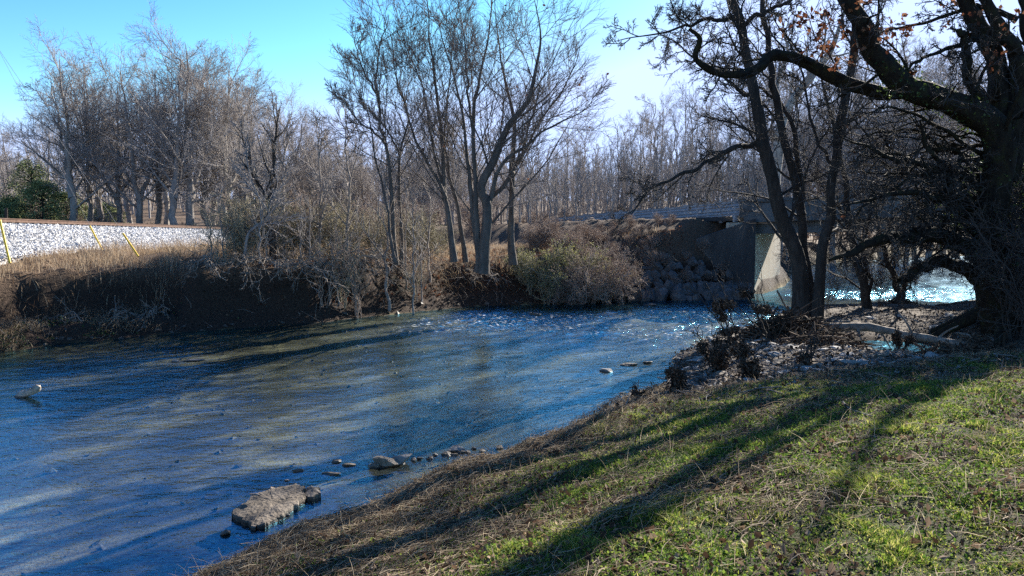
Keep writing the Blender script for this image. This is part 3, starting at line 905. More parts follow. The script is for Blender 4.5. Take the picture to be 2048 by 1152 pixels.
# woods in the middle distance: tall slim trees, left of and behind the clump
for i in range(34):
    u = 610 + i * 10.5 + rg.uniform(-7, 7)
    D = rg.uniform(68, 108)
    vt = 285 + rg.uniform(-32, 35) - 20 * math.exp(-((u - 880) / 60) ** 2)
    place_tree('tall' if i % 3 else 'spread', i, u, D, vt, 'slim bare grey tree in the woods behind the central clump', 'woods behind the central clump', 'bare_tree', rg.uniform(.75, 1.05))
for i in range(56):
    u = 965 + i * 11 + rg.uniform(-9, 9)
    D = rg.uniform(56, 100)
    vt = (300 - 75 * sst(1080, 1400, u) + rg.uniform(-38, 40))
    place_tree('tall' if i % 4 else 'sapling', i, u, D, vt, 'slim bare grey tree in the woods beyond the road and bridge', 'woods beyond the road and bridge', 'bare_tree', rg.uniform(.7, 1.1))
for i in range(36):
    u = 1560 + i * 16 + rg.uniform(-12, 12)
    D = rg.uniform(60, 95)
    vt = 175 + rg.uniform(-70, 60)
    place_tree('tall' if i % 3 else 'spread', i + 2, u, D, vt, 'bare tree in the sunny woods across the bridge, seen through the dark branches', 'woods across the bridge', 'bare_tree', rg.uniform(.8, 1.1))
for i in range(60):
    u = 1010 + i * 9.5 + rg.uniform(-9, 9)
    D = rg.uniform(50, 62)
    vt = 330 + rg.uniform(-50, 40) - 30 * sst(1100, 1400, u)
    place_tree('sapling', i, u, D, vt, 'thin bare sapling in the thicket behind the guardrails', 'saplings behind the guardrails', 'sapling', rg.uniform(.7, 1.2))

# --- the central clump on the far bank, traced stem by stem
def stem(pts, D, r0, r1, dD=0.0, wob=0.0):
    n = len(pts)
    return ([PD(u, v, D + dD * i / max(n - 1, 1)) for i, (u, v) in enumerate(pts)], r0, r1)
LV_MAIN = [lv(11, .18, .98, 37, .44, .27, .007, 9, .08, .05), lv(7, .10, .95, 34, .58, .40, .0052, 7, .08, .045), lv(5, .08, .92, 33, .62, .5, .0034, 6, .08, .03), lv(3, .1, .9, 32, .62, .7, .0024, 4, .08, .02, 1.1)]
CL = [
 ('tallest_', 27.6, 'twin stemmed bare tree at the left of the clump on the leafy far bank',
  [([(909, 524), (902, 466), (895, 410), (888, 382), (886, 306), (880, 240), (874, 201), (867, 139), (859, 80), (855, 17), (852, -40)], .13, .012, .4),
   ([(892, 398), (871, 351), (843, 302), (822, 257), (810, 210), (794, 167), (787, 115), (779, 60)], .07, .01, -.8),
   ([(890, 385), (867, 302), (857, 236), (843, 174), (822, 115), (792, 55)], .06, .01, .8)]),
 ('b', 28.2, 'slender bare tree between the twin stemmed tree and the big clump tree',
  [([(932, 525), (923, 459), (914, 407), (902, 355), (895, 323), (888, 288), (893, 222), (899, 174), (905, 110), (910, 50)], .10, .012, .5)]),
 ('c', 27.0, 'largest many stemmed bare tree in the middle of the clump on the leafy far bank',
  [([(964, 545), (968, 510), (970, 476), (975, 414), (963, 372), (992, 312), (1010, 264), (1030, 236), (1055, 201), (1069, 156), (1079, 104), (1081, 62), (1069, 0)], .26, .012, -.6),
   ([(958, 530), (954, 493), (949, 441), (942, 379), (940, 347), (933, 305), (928, 243), (919, 194), (905, 139), (888, 90), (876, 30)], .13, .012, .7),
   ([(960, 528), (954, 476), (952, 424), (951, 365), (947, 295), (947, 226), (951, 194), (958, 163), (968, 121), (978, 69), (982, 17), (984, -30)], .13, .012, 0),
   ([(947, 270), (938, 208), (935, 167), (933, 115), (923, 52), (916, -10)], .06, .01, .8),
   ([(974, 420), (985, 386), (992, 355), (994, 347), (1017, 312), (1051, 295), (1083, 264), (1121, 243), (1156, 229), (1190, 205)], .11, .01, -1.2),
   ([(976, 408), (982, 398), (1006, 375), (1024, 348), (1027, 340), (1048, 305), (1076, 253), (1114, 194), (1142, 146), (1160, 95)], .11, .01, .6),
   ([(967, 372), (975, 345), (985, 318), (1000, 285), (1003, 240), (1012, 190), (1018, 140)], .06, .01, 1.2)]),
 ('d', 28.4, 'straight dark bare tree at the right of the clump, beside the green shrubs',
  [([(1027, 530), (1022, 459), (1024, 407), (1025, 355), (1029, 278), (1027, 243), (1020, 208), (1010, 156), (1003, 121), (996, 69), (989, 0)], .15, .012, .5),
   ([(1026, 345), (1044, 312), (1055, 260), (1070, 215), (1080, 180), (1086, 130)], .07, .01, -.9)]),
 ('e', 26.6, 'crooked thin bare tree standing left of the clump above the bushes',
  [([(793, 530), (786, 440), (780, 347), (770, 285), (760, 240), (754, 174), (753, 132), (765, 75), (778, 30)], .10, .01, .4),
   ([(772, 290), (745, 262), (715, 240), (690, 205), (668, 190)], .045, .008, -.6),
   ([(756, 190), (738, 160), (722, 128), (710, 90), (707, 62)], .045, .008, .6)]),
 ('f', 27.4, 'short forked bare tree with bent limbs between the crooked tree and the clump',
  [([(803, 530), (801, 440), (798, 347), (801, 302), (812, 262), (817, 229), (800, 180), (788, 130)], .09, .01, .4),
   ([(800, 308), (785, 280), (770, 255), (745, 225), (728, 200)], .045, .008, -.6)]),
 ('g', 26.2, 'thin leaning bare tree rising from the bushes left of the crooked tree',
  [([(790, 525), (778, 440), (767, 382), (753, 326), (739, 243), (722, 200), (700, 165)], .06, .008, .5)]),
]
for i, (nm, D, lab, st) in enumerate(CL):
    rng = np.random.default_rng(300 + i)
    stems = [stem(p, D, r0 * .88, r1, dD) for p, r0, r1, dD in st]
    tm, cm, tips = tree_meshes(rng, stems, LV_MAIN, k0=9, jitter=.02, rings=40, rough=.14, e=1.05)
    b0 = stems[0][0][0].copy(); b0[2] = gz1(b0[0], b0[1])
    if i == 0 or i == 2:  # a few leaves held at the top and vine round the stem
        le = MB(); leaves_at(le, along(tips[1][0], rng, 60, .4, 1, .05), .13, rng); ex = [('dead_leaves', le, M['leaf_dead'])]
    else:
        ex = []
    plant('bare_tree', b0, tm, cm, M['bark_mid'], M['twig_mid'], lab, 'tree', None, ex)

rq = np.random.default_rng(78)
for i in range(22):
    u = 425 + i * 21 + rq.uniform(-9, 9)
    D = 22.8 + (u - 425) / 460 * 4.4 + rq.uniform(.2, 3.0)
    place_tree('sapling', i + 1, u, D, 385 + rq.uniform(-75, 60), 'thin bare sapling among the see through bushes on the left bank', 'saplings among the bushes on the left bank', 'sapling', rq.uniform(.9, 1.5))
# dark slim trees in the bushes on the left bank
for i, (pts, D, r0, lab) in enumerate([
    ([(545, 530), (543, 470), (541, 400), (548, 330), (550, 270), (560, 215)], 25.5, .13, 'dark trunked bare tree among the bushes on the left bank'),
    ([(569, 525), (567, 440), (566, 370), (569, 300), (566, 240)], 26.5, .06, 'thin straight bare sapling right of the dark trunk in the bushes'),
    ([(488, 520), (497, 470), (515, 450), (540, 430), (510, 380), (497, 340), (490, 280)], 24.5, .05, 'bent bare sapling left of the dark trunk in the bushes'),
    ([(640, 530), (639, 450), (642, 380), (637, 310), (640, 265)], 27, .06, 'thin upright bare sapling in the middle of the bushes'),
    ([(698, 530), (694, 450), (700, 370), (690, 290), (693, 240)], 27.5, .06, 'thin upright bare sapling near the right end of the bushes')]):
    rng = np.random.default_rng(500 + i)
    stems = [stem(pts, D, r0, .008, .3)]
    if i == 0:
        stems.append(stem([(543, 420), (525, 380), (505, 335), (492, 300), (480, 250)], D, .07, .008, -.5))
    tm, cm, _ = tree_meshes(rng, stems, [lv(12, .15, .98, 36, .34, .5, .01, 7, .1, .07), lv(7, .15, 1, 36, .5, .55, .007, 5, .13, .04), lv(5, .15, 1, 36, .55, .6, .005, 4, .14, .02)], jitter=.02)
    b0 = stems[0][0][0].copy(); b0[2] = gz1(b0[0], b0[1])
    plant('bare_tree', b0, tm, cm, M['bark_dark'] if i == 0 else M['bark_grey'], M['twig_grey'], lab)

# ------------------------------------------------------------------ right-hand trees over the gravel bar
LV_R = [lv(12, .15, .98, 48, .30, .26, .009, 9, .15, .02, 3.4), lv(8, .12, 1, 42, .5, .42, .006, 6, .17, .02), lv(7, .12, 1, 42, .5, .5, .004, 5, .18, 0), lv(4, .15, 1, 40, .55, .7, .0032, 4, .16, 0, .6)]
RT = [
 (21.8, 'tall dark leaning tree with the drooping branch, on the gravel bar above the debris pile',
  [([(1604, 655), (1600, 560), (1588, 490), (1567, 437), (1546, 367), (1529, 287), (1517, 225), (1504, 167), (1492, 96), (1475, 21), (1445, -20), (1400, -80)], .235, .07, -.5),
   ([(1525, 288), (1500, 288), (1471, 294), (1433, 312), (1400, 333), (1355, 355), (1312, 371), (1285, 398), (1262, 429)], .085, .012, -2.2),
   ([(1478, 38), (1440, 36), (1408, 40), (1380, 52), (1355, 56), (1304, 69), (1229, 83)], .06, .008, -1.6),
   ([(1488, 50), (1510, 36), (1533, 25), (1560, 12), (1592, -5), (1640, -30)], .07, .02, -.8),
   ([(1512, 195), (1480, 180), (1440, 150), (1395, 118), (1340, 80), (1290, 40)], .055, .008, 1.4)]),
 (22.3, 'slim upright dark tree just behind the leaning tree on the gravel bar',
  [([(1622, 655), (1612, 520), (1600, 420), (1569, 275), (1554, 208), (1546, 158), (1542, 112), (1531, 42), (1527, -20), (1525, -80)], .145, .05, .4),
   ([(1604, 430), (1600, 375), (1587, 271), (1567, 217), (1540, 190), (1500, 165), (1450, 140)], .09, .012, 1.2)]),
 (21.4, 'dark straight tree right of the leaning tree, thick trunk rising past the big bough',
  [([(1634, 650), (1645, 520), (1660, 440), (1660, 387), (1671, 312), (1683, 242), (1698, 167), (1712, 92), (1714, 33), (1706, -30), (1700, -90)], .145, .07, -.3),
   ([(1668, 330), (1640, 290), (1618, 235), (1610, 170), (1590, 110), (1560, 60)], .05, .01, .6)]),
 (25.2, 'thin dark tree standing alone at the water edge of the gravel bar',
  [([(1735, 625), (1731, 600), (1723, 555), (1712, 509), (1700, 450), (1696, 396), (1685, 330), (1674, 270), (1650, 190), (1640, 120)], .17, .02, -.4),
   ([(1733, 600), (1742, 560), (1728, 510), (1735, 440), (1755, 370), (1740, 300)], .06, .012, -.7)]),
 (26.0, 'small forked tree at the tip of the gravel bar beside the far water',
  [([(1799, 606), (1796, 580), (1784, 545), (1771, 509), (1758, 460), (1745, 400), (1750, 340)], .13, .02, .3),
   ([(1799, 600), (1808, 575), (1818, 548), (1840, 500), (1850, 450), (1835, 400)], .08, .015, -.3)]),
]
for i, (D, lab, st) in enumerate(RT):
    rng = np.random.default_rng(700 + i)
    stems = [stem(p, D, r0, r1, dD) for p, r0, r1, dD in st]
    tm, cm, tips = tree_meshes(rng, stems, LV_R, k0=12, jitter=.03, rings=50, rough=.16)
    b0 = stems[0][0][0].copy(); b0[2] = gz1(b0[0], b0[1])
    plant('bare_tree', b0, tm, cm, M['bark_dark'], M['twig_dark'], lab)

# the big old tree: trunk, the bough that leans out over the river, the low arching boughs
TD = 18.6
big = [
 ([(2012, 668), (1992, 620), (1982, 560), (1978, 505), (1985, 440), (1992, 370), (1998, 300), (1985, 255), (1950, 228), (1929, 217), (1883, 200), (1850, 187), (1817, 175), (1783, 154), (1758, 112), (1737, 75), (1723, 46), (1700, 12), (1675, -30)], .40, .15, -1.6),
 ([(1817, 177), (1775, 181), (1733, 173), (1696, 165), (1650, 146), (1608, 125), (1575, 115), (1546, 110), (1533, 129), (1512, 138), (1487, 146), (1467, 152), (1437, 146), (1408, 129), (1392, 108), (1396, 79), (1379, 58)], .17, .035, -2.4),
 ([(1975, 520), (1950, 500), (1908, 480), (1867, 472), (1825, 474), (1783, 476), (1741, 487), (1700, 505), (1658, 520)], .24, .03, -1.5),
 ([(1975, 590), (1958, 560), (1940, 542), (1908, 530), (1858, 528), (1825, 545), (1800, 563)], .18, .09, -.7),
 ([(1985, 450), (1965, 425), (1935, 410), (1905, 380), (1890, 340), (1860, 300), (1840, 240)], .13, .02, -.8),
 ([(1978, 470), (1945, 440), (1900, 410), (1850, 390), (1800, 385), (1750, 395), (1690, 410)], .11, .015, -1.8),
 ([(1985, 400), (1940, 360), (1880, 335), (1820, 322), (1783, 317), (1742, 296), (1683, 275)], .11, .015, -1.2),
 ([(1998, 330), (2004, 250), (2000, 187), (1992, 125), (1975, 83), (1950, 42), (1933, 0), (1915, -120), (1925, -300), (1900, -480), (1910, -640)], .25, .12, .5),
 ([(2010, 300), (2037, 167), (2029, 108), (2004, 62), (1971, 0), (1930, -130), (1905, -230)], .23, .03, -.6),
 ([(2015, 360), (2050, 230), (2062, 120), (2050, 40), (2040, -40), (2060, -200)], .20, .03, .9),
 ([(1998, 250), (1979, 225), (1950, 179), (1937, 137), (1929, 83), (1917, 58)], .14, .06, -.7),
 ([(1978, 88), (1954, 75), (1908, 92), (1846, 117), (1800, 142)], .07, .02, -.9),
 ([(2035, 40), (1990, 20), (1950, 12), (1880, 35), (1800, 55), (1740, 70)], .07, .012, .9),
]
rng = np.random.default_rng(901)
tang = []
for k in range(32):
    t = rng.uniform(.12, .75)
    tr_ = [(1982, 560), (1978, 505), (1985, 440), (1992, 370), (1998, 300), (1985, 255), (1929, 217)]
    f = t * (len(tr_) - 1); i0 = int(f); w = f - i0
    su = tr_[i0][0] * (1 - w) + tr_[i0 + 1][0] * w; sv = tr_[i0][1] * (1 - w) + tr_[i0 + 1][1] * w
    L = rng.uniform(110, 330); sg = -1 if rng.random() < .8 else .5
    a = rng.normal() * .5 + (.25 if sv > 420 else 0)
    e = (su + sg * L * math.cos(a), sv - L * math.sin(a) * .7 + rng.uniform(-10, 50))
    m1 = (su + sg * L * .4, sv - L * .4 * math.sin(a) - rng.uniform(5, 45))
    tang.append(([(su, sv), m1, (e[0] * .7 + m1[0] * .3, e[1] * .7 + m1[1] * .3 - 12), e], rng.uniform(.022, .06), .006, rng.uniform(-2.4, 1.8)))
rng = np.random.default_rng(900)
stems = [stem(p, TD, r0, r1, dD) for p, r0, r1, dD in big]
upper = stems[7:10]
LV_B = [lv(12, .15, .98, 52, .26, .17, .010, 10, .18, .02, 3.2), lv(6, .12, 1, 44, .5, .42, .0065, 6, .17, .02), lv(7, .12, 1, 42, .52, .5, .0042, 5, .18, 0), lv(3, .15, 1, 40, .6, .7, .0034, 4, .16, 0, .6)]
tm, cm, tips = tree_meshes(rng, stems[:7] + stems[10:], LV_B, k0=16, jitter=.03, rings=64, rough=.22)
tm3, cm3, _ = tree_meshes(rng, upper, [lv(9, .1, .98, 46, .10, .3, .012, 8, .14, .03, 2.4), lv(4, .15, 1, 40, .55, .5, .007, 6, .14, .02), lv(4, .15, 1, 40, .55, .6, .0045, 5, .15, .01)], k0=14, jitter=.03, flare=False, rings=60, rough=.2)
tm2, cm2, _ = tree_meshes(rng, [stem(p, TD, r0, r1, dD) for p, r0, r1, dD in tang], [lv(8, .2, .98, 42, .36, .45, .006, 7, .16, .02), lv(5, .15, 1, 42, .5, .55, .0045, 6, .17, .01), lv(3, .2, 1, 40, .55, .7, .0035, 5, .16, 0)], k0=6, jitter=.05, flare=False)
for a_, b_ in ((tm, tm2), (cm, cm2), (tm, tm3), (cm, cm3)):
    for V_, F_, T_ in zip(b_.v, b_.f, b_.t):
        a_.f.append(F_ + a_.n)
    a_.v += b_.v; a_.t += b_.t; a_.n += b_.n
# buttress roots
rt = []
b0 = np.array([stems[0][0][0][0], stems[0][0][0][1], 0]); b0[2] = gz1(b0[0], b0[1])
for a in np.linspace(0, 6.283, 9)[:-1]:
    a += rng.uniform(-.3, .3)
    dx, dy = math.cos(a), math.sin(a)
    pr = [b0 + [dx * .25, dy * .25, 1.0], b0 + [dx * .5, dy * .5, .35], b0 + [dx * .95, dy * .95, .05], b0 + [dx * 1.7, dy * 1.7, -.35]]
    rt.append(resample(pr, 10))
tubes(tm, np.array(rt), np.tile(taper(10, .24, .07), (8, 1)), 8)
lf_ = MB(); leaves_at(lf_, along(np.concatenate([tips[1][0][:]]), rng, 10, .3, 1), .12, rng)
C = []
for (p, r0, r1), cnt in ((stems[0], 60), (stems[7], 60), (stems[8], 50), (stems[12], 30)):
    pr = resample(p, 60)[34:]
    c = pr[rng.integers(0, len(pr), cnt // 5)] + rng.normal(size=(cnt // 5, 3)) * np.array([.45, .4, .4])
    C.append(np.repeat(c, 9, 0) + rng.normal(size=(len(c) * 9, 3)) * .07)
for (u, v) in ((1612, 32), (1628, 42), (1640, 36), (1660, 18), (1684, 40), (1640, 84), (1622, 88), (1655, 98), (1770, 46), (1768, 78), (1812, 52), (1650, 104), (1704, 96), (1700, 128), (1645, 60),
               (1662, 105), (1600, 40), (1690, 70), (1735, 60), (1780, 96), (1672, 130), (1638, 66), (1610, 52), (1715, 14), (1570, 60), (1950, 25), (1975, 100), (2000, 105), (1985, 130), (2030, 30), (2020, 60)):
    c = PD(u, v, 16.6 + rng.uniform(-.5, .5))
    C.append(c + rng.normal(size=(11, 3)) * [.07, .07, .09])
leaves_at(lf_, np.concatenate(C), .13, rng)
iv = MB()
pr = resample(stems[0][0], 80)[22:60]
c = pr[rng.integers(0, len(pr), 1500)]
dd = rng.normal(size=(1500, 3)); dd /= np.linalg.norm(dd, axis=1)[:, None]
leaves_at(iv, c + dd * rng.uniform(.24, .42, (1500, 1)), .065, rng)
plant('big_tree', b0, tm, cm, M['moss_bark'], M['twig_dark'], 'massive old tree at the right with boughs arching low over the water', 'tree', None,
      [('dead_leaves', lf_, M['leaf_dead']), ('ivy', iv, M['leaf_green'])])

# pale sunlit tree across the bridge
rng = np.random.default_rng(930)
stems = [stem([(1545, 420), (1556, 300), (1567, 232), (1590, 190), (1621, 154), (1650, 120), (1668, 90), (1690, 20)], 44, .34, .08, .5), stem([(1566, 235), (1555, 170), (1575, 100), (1560, 30)], 44, .16, .02, 1)]
tm, cm, _ = tree_meshes(rng, stems, [lv(9, .2, .98, 40, .3, .45, .02, 7, .12, .05), lv(7, .15, 1, 38, .5, .55, .012, 6, .14, .04), lv(5, .15, 1, 36, .5, .6, .008, 5, .15, .02)], jitter=.03)
b0 = stems[0][0][0].copy(); b0[2] = gz1(b0[0], b0[1])
plant('bare_tree', b0, tm, cm, M['bark_pale'], M['twig_grey'], 'pale thick trunked tree leaning right, sunlit across the bridge')

# ------------------------------------------------------------------ shrubs
def shrub_meshes(seed, H, nstem, spread, L, r0=.014, leaves=0, droop=.0):
    rng = np.random.default_rng(seed)
    stems = []
    for k in range(nstem):
        a = rng.random() * 6.283; q = spread * rng.uniform(.3, 1) * H
        h = H * rng.uniform(.6, 1)
        dx, dy = math.cos(a) * q, math.sin(a) * q
        b = np.array([math.cos(a) * .12, math.sin(a) * .12, -.1])
        stems.append(([b, np.array([dx * .3, dy * .3, h * .45]), np.array([dx * .7, dy * .7, h * (.85 + droop * .15)]), np.array([dx, dy, h * (1 - droop)])], r0 * rng.uniform(.7, 1.5), .005))
    return tree_meshes(rng, stems, L, k0=5, jitter=.03 * H * .5, flare=False)
LS = [lv(9, .15, .98, 38, .38, .55, .006, 6, .14, .03), lv(6, .15, 1, 40, .5, .6, .0042, 5, .15, .02), lv(3, .2, 1, 40, .55, .7, .0035, 4, .15, .0, .5)]
LSO = [lv(6, .15, .98, 34, .44, .5, .0055, 7, .11, .05), lv(3, .15, 1, 36, .55, .6, .004, 5, .12, .04), lv(2, .2, 1, 40, .55, .7, .0032, 4, .15, .0, .5)]
def shrub_proto(name, seed, H, nstem, spread, mat, label, group, leaf=0, leafmat=None, droop=0., leafsize=.045, L=None):
    tm, cm, tips = shrub_meshes(seed, H, nstem, spread, L or LS, droop=droop)
    ex = []
    if leaf:
        rng = np.random.default_rng(seed + 1)
        le = MB(); leaves_at(le, along(tips[-1][0], rng, leaf, .2, 1, .02), leafsize, rng, .3)
        ex = [('leaves', le, M[leafmat])]
    return plant(name, (0, 0, 0), tm, cm, M[mat], M[mat], label, 'shrub', group, ex)
class Pool:
    def __init__(s, protos):
        s.p, s.i = protos, 0
    def put(s, x, y, sc_, rng, label=None, tilt=None, group=None, dz=0.):
        k = s.i % len(s.p); first = s.i < len(s.p); s.i += 1
        rot = (0, 0, rng.random() * 6.283) if tilt is None else (tilt[0], tilt[1], rng.random() * .8)
        loc = (x, y, gz1(x, y) + dz)
        if first:
            r = s.p[k]; r.location, r.rotation_euler, r.scale = loc, rot, (sc_,) * 3
            if label: r['label'] = label
            if group: r['group'] = group
            return r
        return dup(s.p[k], loc, s=sc_, label=label, group=group, rot=rot)
ga = 'bare bushes along the left bank'
la = 'tangled olive twigged bare bush on the left bank below the railway'
olive = Pool([shrub_proto('bare_bush', 41 + k, 2.6, 9, .55, 'twig_olive' if k % 2 == 0 else 'twig_brown', la, ga, leaf=90 if k % 2 == 0 else 0, leafmat='leaf_olive', L=LSO) for k in range(4)])
rng = np.random.default_rng(61)
for i in range(14):
    u = 445 + i * 31 + rng.uniform(-16, 16)
    D = 22.6 + (u - 425) / 460 * 4.6 + rng.uniform(-.3, 2.6)
    p = PD(u, 470, D)
    olive.put(p[0], p[1], rng.uniform(.6, 1.1) * (1 - .25 * sst(760, 860, u)) * (.72 + .28 * sst(430, 560, u)), rng)
# drooping brush hanging over the dark bank
gd = 'bushes drooping over the dark bank'
droop_ = Pool([shrub_proto('drooping_bush', 81 + k, 1.7, 10, 1.0, 'twig_olive', 'straggly bush drooping over the dark undercut bank towards the water', gd, leaf=350 if k else 0, leafmat='leaf_olive', droop=.75) for k in range(3)])
for i in range(11):
    u = 480 + i * 41 + rng.uniform(-12, 12)
    v = 640 - (u - 470) / 440 * 34
    p = PZ(u, v, 0)
    d = .8 + rng.uniform(0, .5)
    droop_.put(p[0] - .5 * d, p[1] + .9 * d, rng.uniform(.7, 1.1), rng)
# green-leaved shrubs right of the clump
gg = 'green shrubs right of the clump'
green = Pool([shrub_proto('green_shrub', 121 + k, 2.0, 11, .55, 'twig_olive', 'yellow green leafy shrub on the bank right of the bare clump', gg, leaf=1700, leafmat='leaf_yellowgreen', droop=.2, leafsize=.06) for k in range(2)])
for (u, D, s) in ((1060, 31, .8), (1095, 30.6, .9), (1120, 31.5, 1.0), (1150, 32, .9), (1042, 31.5, .6), (1178, 32.2, .95), (1205, 32, .8)):
    p = PD(u, 470, D); green.put(p[0], p[1], s, rng)
fnt = Pool([shrub_proto('drooping_bush', 141, 2.0, 16, .9, 'twig_brown', 'pale drooping bush hanging to the water left of the riprap boulders', 'pale bushes left of the riprap', leaf=500, leafmat='leaf_olive', droop=.7)])
for (u, D, s) in ((1180, 31.0, 1.0), (1215, 31.6, 1.0), (1240, 32.2, .8), (1160, 30.6, .7)):
    p = PD(u, 470, D); fnt.put(p[0], p[1], s, rng)
# brown brush on the road embankment
gb = 'brown brush on the road embankment'
brown = Pool([shrub_proto('brown_brush', 161 + k, 1.5, 11, .6, 'twig_brown', 'dry brown brush on the slope below the guardrails', gb, droop=.2 * k) for k in range(3)])
for i in range(120):
    u = rng.uniform(1060, 1480); D = rng.uniform(33.0, 40)
    p = PD(u, 470, D)
    if inside(np.array([p[0]]), np.array([p[1]]), RIVER)[0] or float(dist_poly(np.array([p[0]]), np.array([p[1]]), ROAD)[0]) < 3.6:
        continue
    brown.put(p[0], p[1], rng.uniform(.5, 1.0) * (.45 + .55 * sst(5.5, 8.5, float(dist_poly(np.array([p[0]]), np.array([p[1]]), ROAD)[0]))), rng)
# undergrowth along the wood edges (far)
gu = 'undergrowth at the foot of the far woods'
for i in range(60):
    u = rng.uniform(480, 1450); D = rng.uniform(46, 66)
    p = PD(u, 470, D)
    if rail_d(p[0], p[1]) < 5 and rail_d(p[0], p[1]) > -5 or float(dist_poly(np.array([p[0]]), np.array([p[1]]), ROAD)[0]) < 5.5:
        continue
    brown.put(p[0], p[1], rng.uniform(1.2, 2.2), rng, 'dry brown undergrowth at the foot of the far woods', group=gu)
for i in range(20):
    u = rng.uniform(60, 470); D = rng.uniform(62, 80)
    p = PD(u, 470, D)
    if rail_d(p[0], p[1]) > -5: continue
    brown.put(p[0], p[1], rng.uniform(.8, 1.8), rng, 'grey brown brush beneath the trees beyond the rails', group='brush beneath the trees beyond the rails')
# brush on the far bank of the river beyond the bridge
for i in range(34):
    u = 1540 + i * 17 + rng.uniform(-8, 8)
    D = 84 + rng.uniform(-8, 14)
    p = PD(u, 470, D)
    if inside(np.array([p[0]]), np.array([p[1]]), RIVER)[0]: continue
    brown.put(p[0], p[1], rng.uniform(1.6, 2.6), rng, 'dry brush on the far river bank seen beneath the bridge', group='brush on the far river bank')

# dark tangled understorey around the big tree
gt = 'dark thickets around the big tree'
dark = Pool([shrub_proto('dark_thicket', 181 + k, 3.0, 10, .7, 'twig_dark', 'dark tangled thicket of bare twigs beside the big tree', gt, leaf=500 if k == 1 else 0, leafmat='leaf_green', droop=.25) for k in range(3)])
for (u, D, s) in ((2040, 17.5, 1.0), (2075, 18.5, 1.2), (2060, 21, 1.3), (2100, 20, 1.3), (2035, 23, 1.2), (2000, 24.5, 1.1), (2090, 16, .9), (2150, 17.5, 1.2)):
    p = PD(u, 470, D); dark.put(p[0], p[1], s, rng)
for (u, D, s) in ((1655, 23.4, .5), (1765, 25.5, .45)):
    p = PD(u, 470, D); dark.put(p[0], p[1], s, rng, 'dark bare thicket at the feet of the trees on the gravel bar', group='thickets on the gravel bar')
# evergreen vines at the right edge
rng = np.random.default_rng(205)
ev = Pool([shrub_proto('evergreen_shrub', 205 + k, 4.2, 12, .38, 'twig_dark', 'tall small leaved evergreen shrub at the right edge behind the big tree', 'evergreen shrubs at the right edge', leaf=5200, leafmat='leaf_green', leafsize=.075, droop=.1) for k in range(2)])
for (u, D, s) in ((2040, 21.5, 1.05), (2075, 20, 1.1), (2015, 25, 1.1), (2060, 26, 1.2), (2110, 22, 1.2), (1985, 28, .9)):
    p = PD(u, 470, D); ev.put(p[0], p[1], s, rng)

# --- cedars at the far left
def cedar(seed, H, wd, label, u, D):
    rng = np.random.default_rng(seed)
    tm = MB(); tubes(tm, np.array([[[0, 0, -.2], [0, 0, H * .5], [0, 0, H * .97]]]), np.array([[.16, .1, .02]]), 7)
    cm = MB()
    n = 230
    h = rng.random(n) ** .8
    a = rng.random(n) * 6.283
    rad = wd * (np.sin(np.clip(1 - h, 0, 1) * 2.2 + .25)) * rng.uniform(.55, 1.1, n)
    C = np.stack([np.cos(a) * rad, np.sin(a) * rad, .3 + h * (H - .3)], -1)
    pts = np.repeat(C, 34, 0) + rng.normal(size=(n * 34, 3)) * np.array([.22, .22, .16])
    leaves_at(cm, pts, .13, rng, .5)
    st = np.stack([np.stack([np.zeros(n), np.zeros(n), C[:, 2] * .9], -1), C * [.6, .6, 1], C], 1)
    tubes(tm, st, np.tile([.03, .018, .008], (n, 1)), 3)
    p = PD(u, 470, D); z = gz1(p[0], p[1])
    r = plant('cedar_tree', (0, 0, 0), tm, cm, M['bark_dark'], M['cedar'], label, 'cedar')
    r.location = (p[0], p[1], z)
cedar(11, 7.2, 2.3, 'taller rounded green cedar beyond the rails at left', 68, 72)
cedar(12, 4.8, 2.4, 'wider low green cedar at the foot of the taller cedar', 88, 66)
cedar(13, 3.6, 1.4, 'small green cedar beside the dark post at far left', 22, 68)
cedar(14, 2.8, 1.6, 'lowest green cedar at the left edge beyond the rails', -2, 64)
cedar(15, 4.4, 2.3, 'dull olive cedar behind the pale barked tree beyond the rails', 135, 76)
cedar(16, 3.4, 1.8, 'squat olive cedar among the trunks of the row beyond the rails', 215, 80)

# --- far-off wood on the hills
rng = np.random.default_rng(33)
fw = MB()
N = 1300
uu = rng.uniform(-150, 2200, N); DD = rng.uniform(130, 330, N)
X = (uu - 1024) / FPX * DD
zg = ground(X, DD)
keep = ~inside(X, DD, RIVER)
X, DD, zg = X[keep], DD[keep], zg[keep]
N = len(X)
Hh = rng.uniform(7, 12, N)
P0 = np.stack([np.stack([X, DD, zg], -1), np.stack([X + rng.normal(size=N) * .3, DD, zg + Hh * .5], -1), np.stack([X + rng.normal(size=N) * .6, DD, zg + Hh], -1)], 1)
P0 = np.stack([resample(p, 6) for p in P0])
R0 = np.tile(taper(6, .2, .03), (N, 1))
tubes(fw, P0, R0, 4)
Q, RR = grow(rng, P0, R0, 9, .15, .98, 36, .4, .5, .04, 5, .1, .08)
tubes(fw, Q, RR, 3)
Q, RR = grow(rng, Q, RR, 5, .15, 1, 38, .55, .6, .028, 4, .14, .04)
tubes(fw, Q, RR, 3)
o = fw.build('distant_wood', M['twig_grey'])
tag(o, 'grey leafless wood covering the low hills on the horizon', 'wood', kind='stuff')
